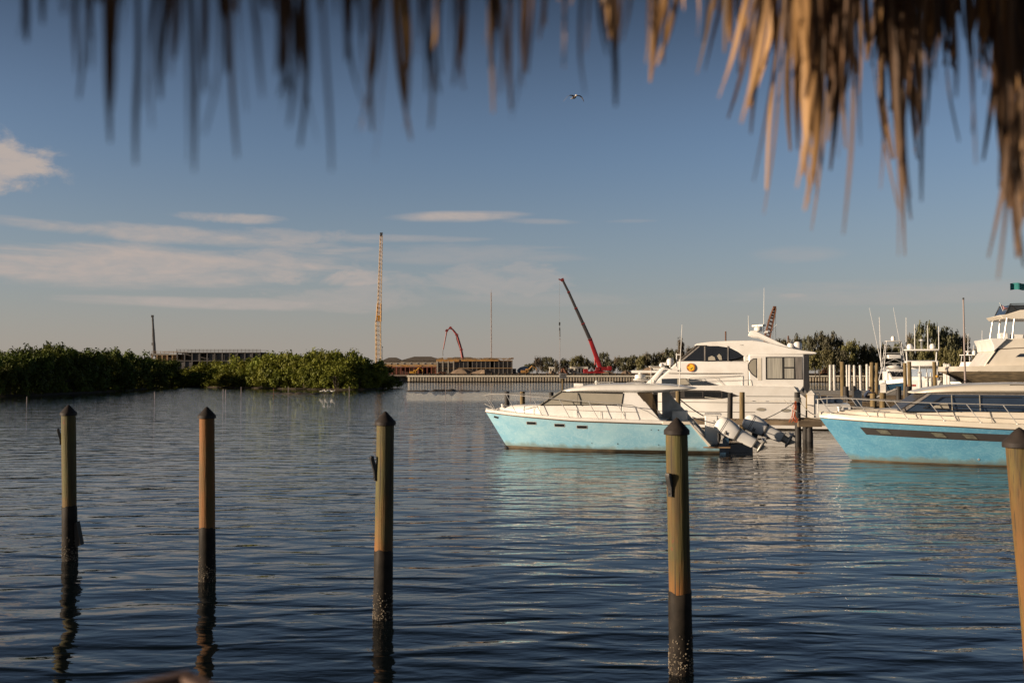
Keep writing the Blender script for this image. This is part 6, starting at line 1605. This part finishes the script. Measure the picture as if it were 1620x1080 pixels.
# concrete pump with its folded red arm
D = 505; b0 = at(733, 590, D)
t = thing('concrete_pump', 'concrete pump truck with a dark red arched arm over the tan building shell', 'pump truck', (b0.x, D, 2.9))
L0 = lambda px, py: at(px, py, D) - Vector((b0.x, D, 2.9))
g = G(); g.box((1.5, 0, 1.5), (10, 2.6, 1.4)); g.box((-4.2, 0, 2.0), (2.2, 2.5, 2.4)); g.cyl((0, 0, 1.5), (0, 0, 4.2), .7); g.build('truck', 'darkred', t)
g = G()
for x in (-4, -1, 2.5, 4.5):
    for y in (-1.2, 1.2): g.lathe((x, y - .2, .55), [(.2, 0), (.55, .02), (.55, .4), (.2, .42)], 12, 'Y')
g.build('wheels', 'black', t)
arm = [(732.5, 582), (732, 567), (729, 550), (724, 533), (722.3, 529), (716.5, 521.5), (712.5, 518.5), (707, 522.5), (704.3, 537), (701.3, 552.5)]
g = G(); w = [.75, .75, .62, .55, .55, .46, .42, .36, .3, .24]; g.tube([L0(*p) for p in arm], w, 6)
for p in ((722.6, 529.5), (712.7, 518.5), (706.8, 523), (730, 553)): g.box(tuple(L0(*p)), (1.3, 1.0, 1.3), ry=.6)
g.build('arm', 'darkred', t)
g = G(); g.tube([L0(731, 567), L0(727.5, 551), L0(722.5, 537), L0(721.5, 529)], .22, 5); g.tube([L0(701.3, 552), L0(700.5, 556), L0(700.6, 563)], .17, 5); g.build('hose', 'cranegrey', t)
# dark crane far left, dark lattice crane behind the yacht, and the radio mast
D = 420; b0 = at(243.5, 566, D)
t = thing('mobile_crane', 'charcoal telescopic crane boom standing over the left mangroves', 'crane', (b0.x, D, 2.4))
L0 = lambda px, py: at(px, py, D) - Vector((b0.x, D, 2.4))
g = G(); g.box((0, 0, 1.5), (11, 2.8, 1.4)); g.box((-1, 0, 3.2), (5, 2.8, 2.4)); g.box((2.4, 0, 9.2), (7, 2.4, 1.0)); g.box((1.2, 0, 6.2), (1.2, 1.2, 6)); g.build('carrier', 'cranegrey', t, bevel=.1)
g = G()
for i in range(3):
    f0, f1 = i / 3, (i + 1) / 3
    boxboom(g, L0(lerp(244.6, 241.4, f0), lerp(562, 500, f0)), L0(lerp(244.6, 241.4, f1), lerp(562, 500, f1)), 1.15 - .2 * i, 1.1 - .2 * i)
g.box(tuple(L0(241.2, 500)), (.9, .7, .9)); g.build('boom', 'cranegrey', t)
g = G(); g.tube([L0(240.8, 501), L0(240.7, 543)], .05, 4); g.box(tuple(L0(240.7, 544)), (.4, .3, 1.1)); g.build('hoist_rope', 'wire', t, smooth=0)
g = G(); q = at(1212, 590, 470)
t = thing('crawler_crane', 'dark lattice boom crane behind the white yacht radar arch', 'crane', (q.x, 470, 2.9))
L0 = lambda px, py: at(px, py, 470) - Vector((q.x, 470, 2.9))
g.box((1, 0, 1), (7, 4.5, 1.6)); g.box((2, 0, 3), (6, 3, 2.4)); g.build('crane_body', 'cranegrey', t)
g = G(); lattice(g, L0(1210, 572), L0(1214, 532), 1.6, 2.3, 10, .2); lattice(g, L0(1214, 532), L0(1221, 503), 2.3, 2.0, 10, .2); lattice(g, L0(1221, 503), L0(1225.3, 488), 2.0, 1.2, 7, .26); g.box(tuple(L0(1225.4, 487)), (1.4, 1, 1.6)); g.build('boom', 'rust', t, smooth=0)
g = G(); g.tube([L0(1226.5, 487), L0(1227.4, 538)], .07, 4); g.tube([L0(1224.5, 489), L0(1222.5, 538)], .06, 4); g.tube([L0(1225, 488), L0(1200, 533)], .06, 4); g.build('cables', 'wire', t, smooth=0)
q = at(777.5, 565, 1500)
t = thing('radio_mast', 'very thin tall grey radio mast above the construction site', 'mast', (q.x, 1500, 2.5))
g = G(); tp = at(777, 463, 1500) - Vector((q.x, 1500, 2.5)); lattice(g, (0, 0, 0), tuple(tp), 1.1, 1.1, 60, .34, diag=.16); g.tube([tuple(tp), tuple(tp + Vector((0, 0, 5)))], .25, 4); g.build('lattice_mast', 'mast', t, smooth=0)
# wheeled and tracked machines among the heaps
def digger(px, py, d, label, col, s=1.0, flip=1):
    p = at(px, py, d); t = thing('excavator', label, 'excavator', (p.x, d, 2.9)); t.scale = (s * flip, s, s)
    g = G()
    for y in (-1.2, 1.2): g.box((0, y, .5), (4.2, .6, .9))
    g.build('tracks', 'black', t, bevel=.15)
    g = G(); g.box((-.5, 0, 1.7), (3.2, 2.5, 1.2)); g.box((.9, -.7, 2.2), (1.4, 1.1, 1.8)); g.build('body', col, t, bevel=.1)
    g = G(); g.tube([(1.0, .4, 1.8), (3.2, .4, 4.4), (5.2, .4, 3.4)], [.35, .3, .22], 6); g.tube([(5.2, .4, 3.6), (5.6, .4, 1.2)], .2, 6); g.build('arm', col, t)
    g = G(); g.prism([(5.3, 0, 1.3), (6.0, 0, 1.1), (5.9, 0, .3), (5.1, 0, .2)], (0, .9, 0)); g.build('bucket', 'cranegrey', t)
digger(831, 588, 475, 'orange excavator left of the notice board on the site', 'orange_form')
digger(905, 588, 470, 'dark excavator behind the seawall beside the cream cabin', 'cranegrey', 1.0, -1)
digger(654, 588, 470, 'small orange excavator by the low red frame', 'yellow', .8)
p = at(824, 588, 490); t = thing('mixer_truck', 'pale drum concrete mixer truck near the dark trees', 'truck', (p.x, 490, 2.9))
g = G(); g.box((0, 0, 1.0), (8, 2.4, .5)); g.box((-3.2, 0, 2.1), (1.8, 2.4, 2.2)); g.build('chassis', 'concrete_grey', t, bevel=.1)
g = G(); g.loft([g.ring((x, 0, z), (0, r_, 0), (r_ * .15, 0, r_), 14) for x, z, r_ in ((-1.8, 2.2, .6), (-.6, 2.5, 1.35), (1.2, 2.9, 1.45), (2.6, 3.3, 1.0), (3.4, 3.5, .6))]); g.build('drum', 'canvas_blue', t)
g = G()
for x in (-3.2, 1.2, 2.6):
    for y in (-1.1, 1.1): g.lathe((x, y - .2, .55), [(.2, 0), (.55, .02), (.55, .4), (.2, .42)], 12, 'Y')
g.build('wheels', 'black', t)
# site workers' tiny lampless light poles
for px, y0, d, lab in ((885.8, 536, 500, 'thin pale pole under the hanging crane hook'), (605, 549, 520, 'short dark pole right of the yellow lattice boom')):
    p = at(px, y0, d); g = G(); g.cyl((0, 0, 2.8), (0, 0, p.z), .13, .10, 6); g.box((0, 0, p.z), (.5, .4, .6)); tag(g.build('site_pole', 'mast' if px > 700 else 'cranegrey', loc=(p.x, p.y, 0)), lab, 'pole')

# ------------------------------------------------------------------ birds
GP = at(908.5, 154, 57)
t = thing('seagull', 'grey brown seagull gliding with drooped wings high over the water', 'seagull', tuple(GP), R(200))
s = 1.0
g = G()   # body along local y (flying toward the camera's left), one continuous surface with the wings
body = [(-.28, .012, 0), (-.20, .045, 0), (-.08, .085, -.005), (.05, .09, -.005), (.15, .065, .01), (.21, .05, .025), (.26, .048, .03), (.30, .032, .025), (.33, .010, .018)]
g.loft([g.ring((0, y, z), (r_, 0, 0), (0, 0, r_ * .92), 12) for y, r_, z in body])
for sg in (1, -1):
    sp = [(.03, .02, .035, .17, .03), (.16, .06, .075, .17, .024), (.30, .05, .07, .15, .016), (.42, -.02, .0, .11, .012), (.53, -.12, -.14, .075, .008), (.60, -.22, -.27, .03, .005)] if sg > 0 else \
         [(.03, .02, .035, .17, .03), (.17, .06, .085, .17, .024), (.32, .06, .095, .15, .016), (.46, .0, .05, .11, .012), (.60, -.10, -.06, .075, .008), (.70, -.20, -.16, .03, .005)]
    g.loft([[(sg * x, y + c * .55, z + th * .2), (sg * x, y + c * .15, z + th), (sg * x, y - c * .6, z), (sg * x, y + c * .15, z - th * .6)] for x, y, z, c, th in sp])
body_o = g.build('body', 'feather_grey', t, smooth=50)
g = G(); g.sphere((0, .27, .035), .052, 10, 8, (1, 1.15, 1)); g.build('head', 'feather_white', t)
g = G(); g.cyl((0, .32, .028), (0, .385, .018), .014, .003, 6); g.build('beak', 'yellow', t)
g = G(); g.prism([(-.03, -.24, 0), (.03, -.24, 0), (.07, -.40, .0), (-.07, -.40, .0)], (0, 0, .008)); g.build('tail', 'feather_white', t)
# white waders resting on the mud bar
eg = None
for i, px in enumerate((507.5, 511, 514, 517, 520.5, 524, 527.5)):
    q = gnd(px, 622.6); p = (q.x, q.y + rnd.uniform(-1, 1), .12)
    if eg is None:
        eg = thing('wading_bird', 'small white wading bird in the row on the mud bar', 'bird', p, .3, 'white birds resting on the mud bar')
        g = G(); g.loft([g.ring((x, 0, z), (0, r_, 0), (0, 0, r_), 8) for x, z, r_ in ((-.34, .33, .02), (-.2, .36, .11), (.02, .38, .16), (.18, .45, .10), (.24, .58, .05), (.26, .68, .065), (.33, .70, .03), (.44, .68, .008))]); g.build('body', 'feather_white', eg)
        g = G(); g.cyl((0, .05, 0), (0, .05, .3), .015); g.cyl((0, -.05, 0), (0, -.05, .3), .015); g.build('legs', 'black', eg); eg.scale = (1.1, 1.1, .9)
        bpy.context.view_layer.update()
    else: dup(eg, p, rnd.choice((.3, 2.8, .9, 3.4)))

# ------------------------------------------------------------------ the thatched eave overhead
def frond(strands, parent, light, seed):
    """one dry palm frond end: a handful of folded, tapering, curling leaflets hanging from the eave"""
    r = random.Random(seed); g = G()
    for top, tip, w, bow, tw in strands:
        top, tip = Vector(top), Vector(tip); n = 12; rows = []
        d = (tip - top); L_ = d.length; side = d.normalized().cross(Vector((0, 1, 0))).normalized()
        a0 = r.uniform(-.9, .9)
        for k in range(n + 1):
            f = k / n
            c = top + d * f + side * bow * math.sin(f * math.pi * .9) * L_ * .5 + Vector((0, 1, 0)) * (.05 * L_ * math.sin(f * 3 + seed))
            c += side * tw * L_ * .18 * max(0, f - .7) ** 1.5
            ang = a0 + tw * f * 1.6
            u = side * math.cos(ang) + Vector((0, 1, 0)) * math.sin(ang); v = d.normalized().cross(u)
            ww = w * (.80 + .3 * math.sin(min(1, f * 1.5) * math.pi * .5)) * (1 - max(0, f - .70) / .34) ** .6 * .5 + .0005
            rows.append([c - u * ww, c - u * ww * .5 + v * ww * .28, c + v * ww * .05, c + u * ww * .5 + v * ww * .28, c + u * ww])
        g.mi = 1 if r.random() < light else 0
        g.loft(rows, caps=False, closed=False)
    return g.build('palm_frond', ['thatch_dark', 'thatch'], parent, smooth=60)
def ed(px):    # distance of the eave along the picture's width: nearer at the left
    return interp([(-100, .92), (300, .98), (700, 1.15), (1000, 1.45), (1150, 1.75), (1400, 1.85), (1700, 1.45)], px)
TH = thing('thatched_roof', 'ragged dry palm thatch hanging from the eave overhead', 'thatched roof', (.2, 1.4, 4.5))
TH['group'] = 'roof overhead'
to = Vector(TH.location)
r = random.Random(77)
# (column at the top of the photo, tip column, tip row, leaflet width px, how many, spread)
FR = [(40, 44, 66, 15, 2, 10), (62, 66, 40, 10, 2, 8), (104, 102, 26, 14, 2, 8), (140, 132, 158, 17, 3, 9), (160, 150, 105, 15, 2, 8), (172, 164, 222, 15, 2, 6), (188, 178, 120, 14, 2, 9), (206, 210, 262, 11, 1, 4),
      (243, 238, 172, 14, 2, 8), (268, 252, 206, 14, 3, 9), (285, 270, 120, 18, 3, 12), (302, 292, 268, 13, 2, 7), (322, 316, 150, 17, 3, 10), (338, 328, 214, 14, 2, 8), (352, 358, 120, 16, 3, 10), (362, 382, 252, 12, 1, 4), (386, 402, 175, 13, 2, 8), (410, 408, 70, 10, 2, 8),
      (436, 442, 150, 16, 3, 14), (450, 458, 200, 15, 3, 13), (466, 474, 236, 15, 3, 12), (484, 480, 165, 16, 3, 14), (497, 502, 225, 12, 2, 8), (512, 526, 268, 10, 1, 4), (540, 548, 95, 14, 2, 8), (552, 570, 165, 10, 2, 8), (580, 578, 60, 12, 2, 8),
      (603, 572, 215, 12, 2, 5), (612, 596, 258, 12, 2, 6), (620, 650, 220, 18, 3, 8), (632, 640, 140, 14, 2, 8), (655, 662, 90, 12, 2, 7), (668, 692, 205, 14, 2, 6), (690, 684, 150, 12, 2, 7), (705, 700, 120, 12, 3, 9), (722, 716, 135, 15, 2, 7), (742, 732, 140, 13, 3, 8), (762, 788, 45, 11, 2, 8), (776, 786, 180, 12, 2, 7), (792, 774, 110, 13, 2, 8),
      (815, 812, 192, 14, 2, 6), (838, 832, 138, 12, 3, 7), (858, 852, 60, 10, 2, 8), (894, 892, 106, 9, 1, 4), (930, 924, 150, 11, 2, 6), (944, 958, 90, 14, 3, 8), (962, 976, 172, 15, 2, 5), (1004, 984, 68, 10, 2, 6), (1026, 1024, 98, 11, 2, 5), (1056, 1044, 100, 12, 2, 8), (1082, 1034, 130, 17, 2, 6), (1100, 1106, 60, 9, 1, 4), (1118, 1110, 70, 9, 1, 4),
      (1160, 1110, 122, 18, 2, 7), (1206, 1152, 186, 20, 3, 9), (1226, 1186, 208, 19, 4, 11), (1240, 1190, 285, 19, 2, 5), (1252, 1206, 340, 15, 2, 6), (1262, 1258, 300, 30, 5, 14), (1284, 1262, 250, 26, 4, 12), (1300, 1294, 290, 20, 3, 9), (1318, 1300, 362, 16, 2, 6), (1275, 1282, 330, 22, 4, 14), (1405, 1404, 300, 20, 4, 14), (1432, 1436, 350, 18, 3, 12), (1592, 1604, 410, 22, 4, 12), (1346, 1338, 250, 18, 3, 10), (1334, 1340, 368, 17, 2, 6), (1326, 1322, 220, 24, 4, 12), (1352, 1360, 230, 13, 2, 7), (1362, 1402, 342, 10, 1, 4),
      (1392, 1418, 280, 26, 4, 11), (1410, 1428, 405, 17, 3, 8), (1424, 1452, 402, 17, 2, 6), (1442, 1430, 190, 24, 4, 12), (1468, 1446, 312, 18, 3, 8), (1488, 1470, 200, 20, 3, 10), (1512, 1504, 228, 15, 2, 7), (1538, 1546, 262, 10, 2, 6), (1556, 1552, 150, 13, 2, 8), (1572, 1576, 405, 20, 3, 8), (1586, 1590, 440, 16, 3, 8), (1600, 1600, 330, 28, 5, 13), (1616, 1612, 425, 24, 4, 10), (1640, 1630, 380, 26, 4, 12)]
for k in range(16):      # the eave carries on past both edges of the photograph
    xa = 1668 + k * 62 if k < 11 else -40 - (k - 11) * 70
    FR.append((xa, xa + r.uniform(-20, 20), r.uniform(200, 420) if xa > 0 else r.uniform(60, 200), 20, 4, 16))
for i, (xa, xb, yb, w, n, sp) in enumerate(FR):
    st = []
    for k in range(n):
        ox = r.uniform(-sp, sp) * (1 if xa < 1140 else 1.35) if k else 0; yy = yb if k == 0 else yb * r.uniform(.55, .97)
        d = ed(xa) * r.uniform(.86, 1.12)
        top = at(xa + ox * .6 + r.uniform(-3, 3), -95, d) - to; tip = at(xb + ox * 1.2, yy, d * r.uniform(.97, 1.04)) - to
        st.append((top, tip, w * r.uniform(.40, .80) * (.82 if xa < 1140 else .66) * d / FPX, r.uniform(-.10, .10), r.uniform(-1, 1)))
    for k in range(0 if xa < 110 else (2 if xa < 1140 else 5)):      # shorter leaflets filling the base
        ox = r.uniform(-16, 16); d = ed(xa) * r.uniform(.95, 1.12)
        st.append((at(xa + ox, -95, d) - to, at(xa + ox * 1.3 + r.uniform(-8, 8), r.uniform(-50, 30) if xa < 1140 else r.uniform(5, 135), d) - to, r.uniform(6, 11) * d / FPX, r.uniform(-.1, .1), r.uniform(-1, 1)))
    frond(st, TH, .05 if xa < 600 else (.35 if xa < 1000 else (.56 if xa < 1290 else .22)), i)  # dark-toned strands imitate shade, their share set along the eave
# the thick roof itself, rising back over the camera, and the round pole along its eave
g = G(); rows = []
for k in range(30):
    px = -420 + k * 98; d = ed(px); e = at(px, -88, d) - to; rows.append((e, d))
rr = random.Random(4)
sh = []
for j, (back, up, th) in enumerate(((0, 0, .0), (.03, .13, 0), (.5, .50, 0), (1.4, 1.15, 0), (3.4, 2.3, 0))):
    sh.append([e + Vector((0, -back + rr.uniform(-.02, .02), up + rr.uniform(-.015, .015))) for e, d in rows])
und = [[e + Vector((0, -back, up)) for e, d in rows] for back, up in ((3.4, 2.12), (1.4, .95), (.5, .3), (.06, .01))]
allr = sh + und + [sh[0]]
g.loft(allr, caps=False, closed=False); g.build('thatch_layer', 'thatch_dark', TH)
g = G(); rr = random.Random(8); gx = -1.22  # unseen thatch sheet added to keep the sun off the left strands
ring = []
for zt in (1.6, .9, .45, .18):
    ring.append([Vector((gx + rr.uniform(-.03, .03), -2.4 + 3.36 * i / 24, CAMH + zt + (rr.uniform(-.07, .07) if zt < .3 else 0))) - to for i in range(25)])
for zt in (.18, .45, .9, 1.6): ring.append([p + Vector((-.14, 0, 0)) for p in ring[(.18, .45, .9, 1.6).index(zt) * -1 + 3]])
ring.append(ring[0]); g.loft(ring, caps=False, closed=False); g.build('shade_fringe', 'thatch_dark', TH)
g = G(); g.tube([e + Vector((0, -.30, .10)) for e, d in rows[2:]], .05, 10); g.build('eave_pole', 'dockpile', TH)

# ------------------------------------------------------------------ the hollow timber bin at the lower edge, on the deck the photo is taken from
bx = at(300, 1069, 1.62)
t = thing('timber_bin', 'open topped weathered timber bin, blurred at the bottom edge', 'bin', (bx.x - .01, 1.51, 2.2), R(43))
hh = bx.z - 2.2; a = .072
g = G()
for sx, sy in ((1, 0), (-1, 0), (0, 1), (0, -1)):
    g.box((sx * a, sy * a, hh / 2 - .01), (.022 if sx else 2 * a + .022, .022 if sy else 2 * a - .022, hh - .02))
g.build('side_boards', 'weathered', t, bevel=.004)
g = G()
for sx, sy in ((1, 0), (-1, 0), (0, 1), (0, -1)):
    g.box((sx * a, sy * a, hh), (.030 if sx else 2 * a + .030, .030 if sy else 2 * a - .030, .016))
g.build('rim', 'brownpaint', t, bevel=.005)
g = G(); g.box((0, 0, .2), (2 * a - .03, 2 * a - .03, .02)); g.build('bottom_board', 'dark_open', t)
g = G()
for i in range(26): g.box((-3.0 + i * .24, .4, 2.17), (.225, 4.2, .05))
tag(g.build('deck', 'dockwood', smooth=0), kind='structure')
